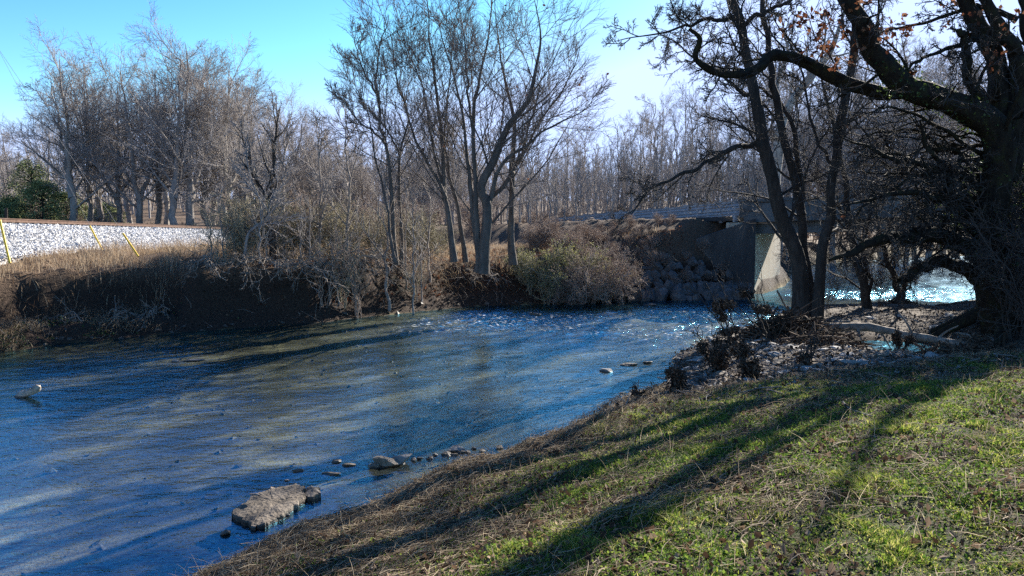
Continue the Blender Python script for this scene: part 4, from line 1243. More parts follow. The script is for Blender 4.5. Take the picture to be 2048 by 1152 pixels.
# ==DETAIL==
# ------------------------------------------------------------------ rocks
M['stone_pale'] = noise_mat('stone_pale', [(0.16, 0.15, 0.14), (0.32, 0.30, 0.275), (0.48, 0.46, 0.43)], 4, bump=0.8, bscale=9, bdist=.03)
def rock_mesh(mb, seed, sx, sy, sz, c=(0, 0, 0), cuts=9, sub=3, rough=.05, rz=0.0):
    """an angular stone: a sphere cut by random planes, then roughened"""
    rng = np.random.default_rng(seed)
    import bmesh
    bm = bmesh.new()
    bmesh.ops.create_icosphere(bm, subdivisions=sub, radius=1)
    V = np.array([v.co[:] for v in bm.verts]); F = np.array([[v.index for v in f.verts] for f in bm.faces])
    bm.free()
    for k in range(cuts):
        nrm = rng.normal(size=3); nrm /= np.linalg.norm(nrm)
        if k == 0: nrm = np.array([rng.normal() * .12, rng.normal() * .12, 1.0]); nrm /= np.linalg.norm(nrm)
        h = rng.uniform(.36, .72)
        dd = V @ nrm - h
        V = V - np.where(dd > 0, dd, 0)[:, None] * nrm * .96
    V = V / np.abs(V).max(0)
    V += (vnoise(V[:, 0] * 3 + seed, V[:, 1] * 3 + V[:, 2] * 2, seed % 97)[:, None] - .5) * rough * 2 * V
    V += rng.normal(size=V.shape) * rough * .12
    V *= np.array([sx, sy, sz])
    c_, s_ = math.cos(rz), math.sin(rz)
    V = np.stack([V[:, 0] * c_ - V[:, 1] * s_, V[:, 0] * s_ + V[:, 1] * c_, V[:, 2]], -1)
    mb.add(V + np.array(c), F)

def rock(seed, u, v, sx, sy, sz, rz, mat, label, name='rock', z=0.0, sink=.35, rough=.05, cuts=9, tilt=(0, 0)):
    p = PZ(u, v, z)
    q = MB(); rock_mesh(q, seed, sx, sy, sz, cuts=cuts, rough=rough)
    o = q.build(name, M[mat], None, False)
    o.location = (p[0], p[1], z + sz * (1 - 2 * sink))
    o.rotation_euler = (tilt[0], tilt[1], rz)
    tag(o, label, 'rock')
    return o
# the large slab: an outline with its own thickness
def slab(outline, z0, z1, seed, tilt, mat, label, drop=.12):
    rng = np.random.default_rng(seed)
    P = np.array([PZ(u, v, z1)[:2] for u, v in outline])
    m = len(P)
    PP = []
    for i in range(m):
        a, b2_ = P[i], P[(i + 1) % m]
        for t in np.linspace(0, 1, 7)[:-1]:
            PP.append(a + (b2_ - a) * t + rng.normal(size=2) * .014)
    P = np.array(PP); k = len(P); c = P.mean(0)
    rings = []
    for f, z in ((1.0, z0), (1.015, z0 * .4 + z1 * .6), (1.0, z1 - .012), (.975, z1), (.8, z1 + .006), (.55, z1 + .012), (.25, z1 + .01)):
        xy_ = c + (P - c) * f
        zz = z + tilt[0] * (xy_[:, 0] - c[0]) + tilt[1] * (xy_[:, 1] - c[1]) + (vnoise(xy_[:, 0] * 9, xy_[:, 1] * 9, seed) - .5) * .028 + (vnoise(xy_[:, 0] * 30, xy_[:, 1] * 30, seed) - .5) * .012
        if z == z0: zz = np.full(k, z0)
        rings.append(np.column_stack([xy_, zz]))
    V = np.concatenate(rings + [np.array([[c[0], c[1], rings[-1][:, 2].mean()]])])
    q = MB()
    F = [[r * k + i, r * k + (i + 1) % k, (r + 1) * k + (i + 1) % k, (r + 1) * k + i] for r in range(len(rings) - 1) for i in range(k)]
    q.add(V, F)
    q.f.append(np.array([[(len(rings) - 1) * k + i, (len(rings) - 1) * k + (i + 1) % k, len(V) - 1] for i in range(k)]))
    loc = np.array([c[0], c[1], 0])
    o = q.build('flat_rock', M[mat], None, False, loc=loc)
    o.location = loc
    tag(o, label, 'rock')
    return o
slab([(460, 1023), (478, 1012), (500, 996), (548, 978), (592, 972), (612, 977), (608, 986), (606, 996), (570, 1022), (528, 1044), (505, 1046), (484, 1036)], -.3, .065, 3, (-.02, .05), 'slab_brown', 'large flat brown slab of rock in the shallows with a twig on top')
slab([(606, 981), (622, 973), (638, 972), (640, 984), (622, 992), (608, 990)], -.3, .06, 4, (0, 0), 'rock_dark', 'dark wet broken rock touching the right end of the large slab')
rock(21, 775, 932, .22, .11, .10, .35, 'rock_brown', 'brown angular rock pair in the shallows, left and taller piece', sink=.3)
rock(22, 800, 926, .17, .09, .085, .2, 'rock_grey', 'pale topped rock leaning on the brown angular rock in the shallows', sink=.25, tilt=(0, -.25))
rock(23, 752, 936, .10, .08, .05, .9, 'rock_brown', 'small brown rock at the left foot of the angular rock pair')
rock(24, 914, 902, .13, .09, .075, .3, 'rock_grey', 'pale grey rock at the water line right of the angular rock pair', sink=.3)
rock(25, 893, 908, .06, .05, .04, .3, 'rock_dark', 'small dark stone left of the pale grey rock at the water line')
rock(26, 660, 948, .14, .04, .03, -.3, 'rock_brown', 'flat narrow brown stone in the water above the large slab')
rock(27, 594, 942, .08, .04, .025, 0, 'rock_dark', 'dark wet flat stone in the water left of the narrow brown stone')
rock(28, 676, 924, .08, .06, .035, .3, 'rock_dark', 'dark stone with wet weed behind the narrow brown stone')
rock(29, 700, 930, .09, .05, .02, .1, 'rock_dark', 'low dark stone between the weedy stone and the angular rock pair')
rock(30, 450, 1068, .05, .045, .035, .2, 'rock_dark', 'small dark stone in the water below the large slab with a string of grass')
rock(31, 574, 962, .03, .025, .02, .2, 'rock_dark', 'tiny reddish stone just above the large slab')
rock(32, 572, 1032, .045, .02, .016, .5, 'rock_grey', 'tiny pale stone at the lower edge of the large slab')
q = MB(); dD_ = PZ(50, 794)[1]; dp = resample([PD(30, 798, dD_), PD(48, 789, dD_), PD(65, 783, dD_ - .05), PD(80, 775, dD_ - .1)], 14)
tubes(q, dp[None], (np.array([.05, .075, .09, .10, .105, .10, .095, .10, .11, .105, .10, .11, .105, .02]) * .58)[None], 12, rough=.45)
o = q.build('driftwood', M['drift_pale'], None, True, loc=dp[0]); o.location = dp[0]
tag(o, 'short pale chunk of driftwood sticking out of the river at the far left', 'driftwood')
rock(34, 1215, 743, .17, .11, .06, .1, 'rock_grey', 'pale wet rock in the river left of the gravel bar')
rock(35, 1256, 731, .22, .12, .06, 0, 'rock_dark', 'dark wet rock in the river between the pale wet rock and the gravel bar')
rock(36, 1296, 727, .12, .08, .04, 0, 'rock_dark', 'small dark wet rock nearest the gravel bar')
rock(37, 1243, 787, .09, .06, .03, .4, 'rock_dark', 'dark stone with dead leaves in the water below the gravel bar')
rock(38, 385, 722, .28, .10, .04, .1, 'rock_grey', 'low pale stone breaking the surface in midstream')
rock(39, 352, 724, .10, .08, .04, .1, 'rock_grey', 'small white wet stone left of the low midstream stone')
rock(40, 1070, 630, .22, .14, .07, .1, 'rock_dark', 'dark stone in the riffle below the green shrubs')
rock(41, 1300, 611, .26, .16, .09, .1, 'rock_dark', 'dark stone in the riffle below the riprap')
rock(42, 885, 968, .10, .06, .05, .3, 'rock_brown', 'small brown stone at the edge of the bank below the pale grey rock')
rock(43, 1000, 897, .06, .05, .03, .3, 'rock_brown', 'small brown stone at the water line near the dead weeds')
# driftwood twig on the slab
p = PZ(512, 992, .13)
q = MB(); tubes(q, np.array([[[-.07, .03, .0], [0, 0, .012], [.05, -.05, .02]]]), np.array([[.010, .014, .009]]), 6)
o = q.build('twig', M['drift'], None); o.location = (p[0], p[1], .135); tag(o, 'short grey twig lying on the large flat slab', 'twig')

# riprap boulders below the wing wall
rs = np.random.default_rng(69)
for i in range(11):
    t = i / 10
    rock(50 + i, 826 + 140 * t + rs.uniform(-5, 5), 921 - 22 * t + rs.uniform(-4, 4), rs.uniform(.03, .08), rs.uniform(.025, .05), rs.uniform(.018, .035), rs.random() * 3, 'rock_brown' if i % 2 else 'rock_dark',
         'small stone in the line of stones between the angular rock pair and the bank')['group'] = 'line of small stones running to the bank'
rng = np.random.default_rng(70)
bprot = []
lb = 'grey angular boulder in the riprap heap below the bridge wing wall'
for k in range(6):
    q = MB(); rock_mesh(q, 400 + k, .5, .42, .38, cuts=11, rough=.04)
    o = q.build('boulder', M['rock_grey'], None, False); tag(o, lb, 'boulder', 'riprap boulders below the bridge'); o.data.materials[0] = M['rock_riprap']; bprot.append(o)
cnt = 0
for row in range(9):
    for c in range(26):
        u = 1272 + c * 10.5 + rng.uniform(-5, 5) + row * 3
        f = row / 8
        vtop = 598 - f * (62 - 24 * abs((u - 1390) / 120))
        s = rng.uniform(.45, .95) * (1 - .25 * f)
        if u > 1500 or rng.random() < .38: continue
        D = 32.6 + f * 2.4 + (u - 1400) / 100 * .35
        pz = PD(u, vtop, D)
        o = bprot[cnt] if cnt < 6 else bprot[cnt % 6].copy()
        if cnt >= 6: col.objects.link(o)
        zb = max(gz1(pz[0], pz[1]), -.1)
        o.location = (pz[0], pz[1], max(zb + .1, min(pz[2], zb + .5)))
        o.rotation_euler = (rng.random() * 6, rng.random() * 6, rng.random() * 6); o.scale = (s, s, s)
        cnt += 1

# slabs and cobbles of the gravel bar
sprot = []
M['stone_pale'] = noise_mat('stone_pale', [(0.16, 0.15, 0.14), (0.32, 0.30, 0.275), (0.48, 0.46, 0.43)], 4, bump=0.8, bscale=9, bdist=.03)
gl_ = 'pale flat stones of the gravel bar'
for k in range(6):
    q = MB(); rock_mesh(q, 500 + k, .17, .11, .04, cuts=9, rough=.05, sub=2)
    o = q.build('flat_stone', M['stone_pale'] if k % 3 else M['rock_brown'], None, False); tag(o, 'flat pale stone lying on the gravel bar below the dark trees', 'stone', gl_); sprot.append(o)
cnt = 0
while cnt < 290:
    u, v = rng.uniform(1330, 2000), rng.uniform(640, 790)
    p = PZ(u, v, .25)
    x, y = p[0], p[1]
    a, b_ = np.array([x]), np.array([y])
    if inside(a, b_, RIVER)[0] or inside(a, b_, GRASS_POLY)[0]: continue
    z = gz1(x, y)
    if z < .02: continue
    o = sprot[cnt] if cnt < 6 else sprot[cnt % 6].copy()
    if cnt >= 6: col.objects.link(o)
    s = .45 + 1.0 * rng.random() ** 2.2
    o.location = (x, y, z + .018 * s); o.scale = (s, s, s)
    o.rotation_euler = (rng.normal() * .22, rng.normal() * .22, rng.random() * 6.28)
    cnt += 1
N = 9000
u = rng.uniform(1200, 2100, N * 3); v = rng.uniform(612, 850, N * 3)
t = (.2 - EYE) / (sp + (-(v - 576) / FPX) * cp)
x, y = (u - 1024) / FPX * t, (cp - (-(v - 576) / FPX) * sp) * t
zz = ground(x, y)
k = ~inside(x, y, RIVER) & (zz > -.03) & (dist_poly(x, y, RSH) < 6) & ((~inside(x, y, GRASS_POLY)) | (rng.random(N * 3) < .12))
x, y, zz = x[k][:N], y[k][:N], zz[k][:N]
gm = MB(); rock_batch(gm, np.stack([x, y, zz], -1), rng.uniform(.012, .05, len(x)), rng, .5)
o = gm.build('gravel', M['rock_grey'], None, False); tag(o, 'small grey gravel and cobbles spread over the bar', 'gravel', kind='stuff')
k = rng.random(len(x)) < .35
gm = MB(); leaves_at(gm, np.stack([x, y, zz + .025], -1)[k] + rng.normal(size=(k.sum(), 3)) * [.1, .1, .01], .09, rng, 0)
o = gm.build('bar_litter', M['debris'], None, False); tag(o, 'dead brown leaves caught among the stones of the gravel bar', 'leaves', kind='stuff')
k = rng.random(len(x)) < .09
n_ = k.sum(); c_ = np.stack([x, y, zz + .03], -1)[k]
d_ = rng.normal(size=(n_, 3)) * [1, .8, .12]; d_ /= np.linalg.norm(d_, axis=1)[:, None]; L_ = rng.uniform(.1, .7, n_)[:, None]
P_ = np.stack([c_ - d_ * L_ / 2, c_ + rng.normal(size=(n_, 3)) * .03, c_ + d_ * L_ / 2], 1)
gm = MB(); tubes(gm, P_, np.outer(rng.uniform(.004, .014, n_), [1, .9, .5]), 4, rng.random(n_))
o = gm.build('bar_sticks', M['drift'], None, True); tag(o, 'small driftwood sticks scattered over the gravel bar', 'sticks', kind='stuff')
# cobbles on the river bed along the shallows
N = 900
x, y = rng.uniform(-11, 12, N * 3), rng.uniform(5.5, 27, N * 3)
k = inside(x, y, RIVER) & (np.abs(x / y) < .8)
x, y = x[k][:N], y[k][:N]; zz = ground(x, y)
gm = MB(); rock_batch(gm, np.stack([x, y, zz], -1), rng.uniform(.02, .075, len(x)), rng, .5)
o = gm.build('river_cobbles', M['rock_dark'], None, False); tag(o, 'brown cobbles lying on the bed of the shallow river', 'cobbles', kind='stuff')

# ------------------------------------------------------------------ log, debris, saplings with caught leaves
a = PZ(1652, 655, .35); b_ = PZ(1935, 690, .30)
q = MB()
lp = resample([a, a + (b_ - a) * .3 + [0, .1, .12], a + (b_ - a) * .7 + [0, -.1, .05], b_], 22)
lp += np.random.default_rng(3).normal(size=lp.shape) * .012
tubes(q, lp[None], np.linspace(.115, .075, 22)[None] * (1 + .1 * np.sin(np.arange(22)))[None], 12)
lr = empty('fallen_log', a, 'pale fallen log lying across the puddle between the trees and the old tree', 'log')
q.build('log', M['drift'], lr, True, loc=a)
q = MB()
bl = [lp[6], lp[9], lp[13], lp[16]]
ds = [(-.1, -.5, -.35), (.15, -.3, -.4), (-.2, .3, .5), (.25, -.35, .35)]
for p0, dv in zip(bl, ds):
    Pq = resample([p0, p0 + np.array(dv) * .5 + [0, 0, .05], p0 + np.array(dv) * 1.1], 7)[None]
    q = MB(); tubes(q, Pq, taper(7, .035, .012)[None], 6)
    q.build('broken_branch', M['drift'], lr, True, loc=a)
_ = '''Pq = np.array([resample([p0, p0 + np.array(dv) * .5 + [0, 0, .05], p0 + np.array(dv) * 1.1], 7) for p0, dv in zip(bl, ds)])
tubes(q, Pq, np.tile(taper(7, .035, .012), (4, 1)), 6)
'''

def heap(center, rx, ry, h, n, seed, label, name, mat='debris', leafn=300, long=.8):
    rng = np.random.default_rng(seed)
    c = np.array([center[0], center[1], gz1(*center[:2])])
    r = empty(name, c, label, 'debris pile')
    a = rng.random(n) * 6.283; rr = np.sqrt(rng.random(n))
    P = np.stack([np.cos(a) * rr * rx, np.sin(a) * rr * ry, (1 - rr) ** .8 * h * rng.random(n) ** .6], -1)
    d = rng.normal(size=(n, 3)) * [1, .7, .35]; d /= np.linalg.norm(d, axis=1)[:, None]
    L = rng.uniform(.2, long, n)[:, None]
    e = rng.normal(size=(n, 3)) * .05
    Q = np.stack([P - d * L / 2, P + e, P + d * L / 2], 1)
    Q = np.stack([resample(x_, 6) for x_ in Q])
    q = MB(); tubes(q, Q, np.outer(rng.uniform(.005, .03, n) * (rng.random(n) ** 1.5 * .9 + .25), [1, .95, .9, .8, .6, .35]), 5, rng.random(n))
    q.build('sticks', M[mat], r)
    q = MB()
    PL = P[rng.integers(0, n, leafn)] + rng.normal(size=(leafn, 3)) * .07
    PL[:, 2] = np.abs(PL[:, 2])
    leaves_at(q, PL, .10, rng); q.build('dead_leaves', M['debris'], r)
    return r
p = PZ(1578, 668, .3); heap(p[:2], 1.15, .8, .75, 420, 801, 'dark heap of flood debris and branches around the feet of the leaning trees', 'debris_pile', leafn=1400, long=1.5)
p = PZ(1640, 690, .3); heap(p[:2], 1.0, .6, .35, 200, 802, 'low tangle of sticks right of the dark debris heap at the log end', 'debris_pile', leafn=500, long=1.2)
p = PZ(1800, 612, .2); heap(p[:2], .5, .4, .4, 130, 803, 'small heap of debris caught at the foot of the forked tree', 'debris_pile', leafn=300, long=.7)
p = PZ(1945, 690, .5); heap(p[:2], 1.2, .5, .35, 220, 804, 'dark mat of twigs and grass on the bank below the old tree', 'debris_pile', leafn=400, long=.9)

def debris_sapling(u, v, H, seed, label, lean=(0, 0), clumps=3):
    rng = np.random.default_rng(seed)
    p = PZ(u, v, .2); p[2] = gz1(p[0], p[1])
    stems = []
    for k in range(rng.integers(3, 6)):
        e = np.array([lean[0] + rng.normal() * .35 * H * .5, lean[1] + rng.normal() * .3 * H * .5, H * rng.uniform(.6, 1)])
        stems.append(([p + [0, 0, -.1], p + e * .45 + rng.normal(size=3) * .05, p + e], rng.uniform(.012, .022), .004))
    tm, cm, tips = tree_meshes(rng, stems, [lv(5, .2, .98, 40, .32, .5, .005, 6, .13, .04), lv(3, .2, 1, 40, .5, .6, .004, 4, .15, .02)], k0=6, jitter=.015, flare=False)
    le = MB()
    for k in range(clumps):
        s_ = resample(stems[k % len(stems)][0], 20)
        c = s_[rng.integers(2, 13)]
        sg = rng.uniform(.025, .085) * (1.3 if H > 1.5 else 1)
        n_ = int(420 * sg / .06)
        leaves_at(le, c + rng.normal(size=(n_, 3)) * rng.uniform(.5, 1.1, 3) * sg, .06, rng)
    plant('sapling', p, tm, cm, M['bark_dark'], M['twig_dark'], label, 'sapling', None, [('caught_leaves', le, M['debris'])])
debris_sapling(1482, 705, 2.1, 811, 'bare sapling with the largest ball of caught dead leaves on the gravel bar', (-.7, .1), 6)
debris_sapling(1425, 735, 1.0, 812, 'short twiggy sapling with caught leaves left of the leaf ball sapling', (-.1, 0), 5)
debris_sapling(1350, 772, .6, 813, 'smallest leafy sapling at the water corner of the gravel bar', (0, 0), 5)
debris_sapling(1500, 765, .9, 814, 'low bushy clump of dead leaves on stems in the middle of the gravel bar', (0, 0), 9)
debris_sapling(1545, 690, 1.9, 815, 'thin leaning saplings left of the debris heap', (-.9, .2), 2)
debris_sapling(1432, 745, .7, 816, 'low stubby sapling wrapped in dead grass near the grass edge', (.1, 0), 6)
debris_sapling(1800, 700, 1.1, 817, 'dark broken stump sapling rising by the log in the puddle', (.05, 0), 7)
debris_sapling(1610, 745, .7, 818, 'short forked bare sapling right of the low leaf clump', (.2, 0), 2)
debris_sapling(1270, 796, .25, 819, 'tuft of dead leaves at the water line below the gravel bar', (0, 0), 5)

# ------------------------------------------------------------------ grass, straw, weeds
def blades(mb, B, H, W, rng, lean=.35, curl=.5, bias=(0, 0), levels=3):
    N = len(B)
    a = rng.random(N) * 6.283
    out = np.stack([np.cos(a), np.sin(a), np.zeros(N)], -1) * (np.abs(rng.normal(size=N)) * lean)[:, None] + np.array([bias[0], bias[1], 0])
    a2 = rng.random(N) * 6.283
    side = np.stack([np.cos(a2), np.sin(a2), np.zeros(N)], -1)
    V = []
    for i in range(levels + 1):
        f = i / levels
        c = B + np.array([0, 0, 1]) * (H * f * (1 - .35 * curl * f))[:, None] + out * (H * (f + curl * f * f))[:, None]
        w = (W * (1 - f ** 1.5) * .5 + .0004)[:, None]
        V += [c - side * w, c + side * w]
    V = np.stack(V, 1)
    k = 2 * (levels + 1)
    F = np.concatenate([np.array([2 * i, 2 * i + 1, 2 * i + 3, 2 * i + 2])[None] + np.arange(N)[:, None] * k for i in range(levels)])
    mb.add(V.reshape(-1, 3), F, np.repeat(rng.random(N), k))

rng = np.random.default_rng(90)
def scatter(n, x0, x1, y0, y1):
    x, y = rng.uniform(x0, x1, n), rng.uniform(y0, y1, n)
    k = np.abs(x / np.maximum(y, .1)) < .78
    return x[k], y[k]
n0 = 2900000
x, y = rng.uniform(-5, 15, n0), rng.uniform(1.2, 17, n0)
keep = (rng.random(n0) < np.minimum(1, (4.6 / y) ** 1.25)) & (np.abs(x / y) < 2.4) & ((np.abs(x / y) < .78) | (rng.random(n0) < .45)) & ((y > 2.9) | (rng.random(n0) < .45))
x, y = x[keep], y[keep]
gi_ = inside(x, y, GRASS_POLY)
x, y = x[gi_], y[gi_]
dgr = dist_poly(x, y, GRASS_EDGE)
pt = fbm(x * .9, y * .9, 41)
tuft = fbm(x * 5, y * 5, 61, 3)
cover = sst(.3, 1.5, dgr - 2.1 * sst(8.5, 4.6, y) * sst(2.2, .2, x) + (fbm(x * 1.5, y * 1.5, 11) - .5) * 1.6) * (.14 + .86 * sst(.43, .58, pt)) * (.35 + .8 * sst(.38, .62, tuft))
k = rng.random(len(x)) < cover
gxp, gyp = x[k], y[k]; tf = tuft[k]
z = ground(gxp, gyp)
Hb = rng.uniform(.018, .052, len(gxp)) * (.6 + 1.2 * sst(.5, .8, tf))
gm = MB(); blades(gm, np.stack([gxp, gyp, z - .005], -1), Hb, rng.uniform(.003, .0065, len(gxp)) * (1 + gyp * .05), rng, .6, .8)
o = gm.build('grass', M['grass'], None, True); tag(o, 'short green grass on the near bank, patchy and sunlit', 'grass', kind='stuff')
# clover and low weeds
k = rng.random(len(x)) < .36 * sst(.5, 1.4, dgr) * (.2 + .8 * sst(.38, .55, fbm(x * 1.3, y * 1.3, 71)))
cx, cy = x[k], y[k]
cz = ground(cx, cy)
gm = MB(); leaves_at(gm, np.stack([cx, cy, cz + rng.uniform(.004, .035, len(cx))], -1), .022, rng, .2)
o = gm.build('clover', M['clover'], None, False); tag(o, 'low clover and broad leaved weeds among the near grass', 'ground cover', kind='stuff')
# dry straw: a mat along the shore, patches in the grass
pd = sst(1.5, .3, dgr - 1.5 * sst(8.5, 4.6, y) * sst(2.2, .2, x) + (fbm(x * 1.5, y * 1.5, 11) - .5)) * .55 + .30 * sst(.5, .66, fbm(x * 1.1, y * 1.1, 83)) + .22 * sst(.45, .7, fbm(x * 2.6, y * 2.6, 87)) * sst(1.5, 3.2, x) + .02
k = rng.random(len(x)) < pd * .34
sx_, sy_ = x[k], y[k]; sz_ = ground(sx_, sy_)
N = len(sx_)
def lying(mb, x, y, z, L, r, rng, ang=None, spread=1.0, lift=.05):
    N = len(x)
    a = (rng.random(N) * 6.283 if ang is None else ang + rng.normal(size=N) * spread)
    d = np.stack([np.cos(a), np.sin(a), rng.normal(size=N) * .18], -1)
    c = np.stack([x, y, z + rng.uniform(.003, lift, N)], -1)
    L = L[:, None]
    b = rng.normal(size=(N, 3)) * .12
    P = np.stack([c - d * L / 2, c - d * L * .17 + b * L * .5, c + d * L * .17 + b * L * .5, c + d * L / 2], 1)
    g0 = ground(P[:, :, 0].ravel(), P[:, :, 1].ravel()).reshape(N, 4)
    P[:, :, 2] = np.maximum(P[:, :, 2] - z[:, None] + g0, g0 + .004)
    tubes(mb, P, np.outer(r, [1, .9, .8, .4]), 3, rng.random(N))
gm = MB(); lying(gm, sx_, sy_, sz_, rng.uniform(.05, .28, N), rng.uniform(.0012, .0032, N), rng, math.radians(50), .7)
# water-laid straw along the shore line, packed parallel to it
sh = np.array([p for p in RSH if -3.5 < p[0] < 3 and 3 < p[1] < 14])
shr = resample(np.column_stack([sh, np.zeros(len(sh))]), 400)
M_ = 9000
j = rng.integers(2, 397, M_)
tg = shr[np.minimum(j + 2, 399)] - shr[np.maximum(j - 2, 0)]
nrm = np.stack([tg[:, 1], -tg[:, 0]], -1); nrm /= np.linalg.norm(nrm, axis=1)[:, None] + 1e-9
off = np.abs(rng.normal(size=M_)) * .42 - .06
xx, yy = shr[j, 0] + nrm[:, 0] * off, shr[j, 1] + nrm[:, 1] * off
lying(gm, xx, yy, np.maximum(ground(xx, yy), .0), rng.uniform(.08, .5, M_), rng.uniform(.0013, .004, M_), rng, np.arctan2(tg[:, 1], tg[:, 0]), .4, .07)
o = gm.build('dry_straw', M['straw'], None, True); tag(o, 'dry straw and dead stems strewn along the near shore', 'straw', kind='stuff')
# upright dead stalks near the shore and in the grass
k = rng.random(len(x)) < .006 + .035 * sst(2.0, .3, dgr)
ux, uy = x[k], y[k]
gm = MB(); blades(gm, np.stack([ux, uy, ground(ux, uy)], -1), rng.uniform(.06, .24, len(ux)), rng.uniform(.002, .004, len(ux)), rng, .6, .7)
o = gm.build('dead_stalks', M['straw'], None, True); tag(o, 'thin upright dead grass stalks on the near bank', 'dry grass', kind='stuff')
# stalks standing in the shallows off the bank
jj = rng.integers(150, 330, 900)
tg2 = shr[np.minimum(jj + 2, 399)] - shr[np.maximum(jj - 2, 0)]
nn = np.stack([tg2[:, 1], -tg2[:, 0]], -1); nn /= np.linalg.norm(nn, axis=1)[:, None] + 1e-9
of2 = rng.normal(size=900) * .22 + .02
qx, qy = shr[jj, 0] + nn[:, 0] * of2, shr[jj, 1] + nn[:, 1] * of2
kk = fbm(qx * 2.2, qy * 2.2, 133) > .5
qx, qy = qx[kk], qy[kk]
gm = MB(); blades(gm, np.stack([qx, qy, np.maximum(ground(qx, qy), -.06)], -1), rng.uniform(.08, .3, len(qx)), rng.uniform(.002, .005, len(qx)), rng, .7, .8)
o = gm.build('shallows_stalks', M['debris'], None, True); tag(o, 'dark bent stalks standing in the water along the near shore', 'dry grass', kind='stuff')
# fallen leaves
k = rng.random(len(x)) < .010 + .03 * sst(.55, .40, fbm(x * .9, y * .9, 41)) + .05 * sst(2.4, .4, dgr - 1.8 * sst(8.5, 4.6, y) * sst(2.2, .2, x))
lx, ly = x[k], y[k]
gm = MB(); leaves_at(gm, np.stack([lx, ly, ground(lx, ly) + .012], -1), .055, rng, 0)
o = gm.build('fallen_leaves', M['leaf_brown'], None, False); tag(o, 'brown dead leaves scattered on the near bank', 'leaves', kind='stuff')
# leaf litter and soil crumbs give the ground its grain
k = rng.random(len(x)) < .10
lx, ly = x[k], y[k]
gm = MB(); rock_batch(gm, np.stack([lx, ly, ground(lx, ly)], -1), rng.uniform(.004, .014, len(lx)), rng, .6)
o = gm.build('soil_crumbs', M['debris'], None, False); tag(o, 'dark crumbs of soil and litter between the grass', 'soil', kind='stuff')

# sticks lying on the near bank
def stick(pts, r, label, mat='drift', z=.02):
    P = []
    for u, v in pts:
        g = .9
        for _ in range(8):
            q_ = PZ(u, v, g); g = gz1(q_[0], q_[1])
        P.append([q_[0], q_[1], g + z])
    P = resample(P, 12)
    mbx = MB(); tubes(mbx, P[None], taper(12, r, r * .5)[None], 7)
    o = mbx.build('stick', M[mat], None, True, loc=P[0]); o.location = P[0]
    tag(o, label, 'stick')
stick([(1686, 808), (1700, 822), (1728, 832), (1750, 838)], .012, 'grey forked stick lying in the grass near the broad shadow')
stick([(740, 1152), (752, 1126), (766, 1112)], .013, 'pale bleached stick pointing at the camera at the bottom edge')
stick([(655, 1152), (668, 1120), (676, 1098)], .008, 'thin grey stick left of the bleached stick at the bottom edge')
stick([(1230, 1078), (1300, 1088), (1380, 1105), (1440, 1130)], .005, 'long thin brown twig lying in the grass at bottom centre', 'debris')
stick([(1502, 1040), (1560, 1085), (1610, 1120), (1640, 1150)], .005, 'long pale stalk crossing the dark shadow at the bottom', 'straw')
stick([(1520, 1090), (1590, 1105), (1680, 1118)], .004, 'thin dry stalk lying right of the long pale stalk', 'straw')
stick([(1762, 1034), (1800, 1042), (1850, 1058)], .004, 'bent dry stalk in the sunny grass at the right', 'straw')
stick([(385, 1140), (430, 1120), (490, 1098)], .007, 'brown branch at the water edge in the bottom left of the bank', 'debris')

# --- left bank: tall dead weeds, hanging grass, bank tufts
def left_scatter(n, x0, x1, y0, y1, dmin, dmax):
    x, y = rng.uniform(x0, x1, n), rng.uniform(y0, y1, n)
    dl, dr_ = dist_poly(x, y, LSH), dist_poly(x, y, RSH)
    k = ~inside(x, y, RIVER) & (dl < dr_) & (dl > dmin) & (dl < dmax) & (x / y > -.76)
    return x[k], y[k], dl[k]
x, y, dl = left_scatter(150000, -24, 9, 15, 40, 1.0, 9)
rdv = rail_d(x, y)
k = ((rdv > 4.0) | ((rdv > 2.4) & (rng.random(len(x)) < .07))) & (dl > 1.25) & (fbm(x * .8, y * .8, 91) + .25 * (rng.random(len(x)) - .5) > .42) & (dist_poly(x, y, ROAD) > 4.6)
x, y, rdv = x[k], y[k], rdv[k]
z = ground(x, y)
hh = rng.uniform(.2, .75, len(x)) * (.6 + .8 * fbm(x * .6, y * .6, 95)) * np.where(x > -4, .55, 1) * (.45 + .55 * sst(4.0, 6.5, rdv))
gm = MB(); blades(gm, np.stack([x, y, z - .02], -1), hh, rng.uniform(.008, .016, len(x)), rng, .4, .55)
o = gm.build('dead_weeds', M['weed'], None, True); tag(o, 'tall brown dead weeds on the left bank below the pale ballast', 'weeds', kind='stuff')
# hanging over the edge
x, y, dl = left_scatter(60000, -22, 2, 13, 32, .7, 1.5)
k = rng.random(len(x)) < .34 * sst(.42, .62, fbm(x * 1.4, y * 1.4, 97)) + .03
x, y = x[k], y[k]; z = ground(x, y)
N = len(x)
tow = np.array([.72, -.69, 0])
L = rng.uniform(.25, .75, N)[:, None]
b = np.stack([x, y, z], -1)
side = rng.normal(size=(N, 3)) * .18
P = np.stack([b, b + (tow * .30 + side * .5 + [0, 0, .22]) * L, b + (tow * .62 + side + [0, 0, .02]) * L, b + (tow * .8 + side * 1.4 + [0, 0, -.55]) * L], 1)
gm = MB(); tubes(gm, P, np.outer(rng.uniform(.003, .006, N), [1, .9, .7, .3]), 3, rng.random(N))
o = gm.build('hanging_grass', M['straw'], None, True); tag(o, 'pale dead grass hanging over the dark undercut bank', 'dry grass', kind='stuff')
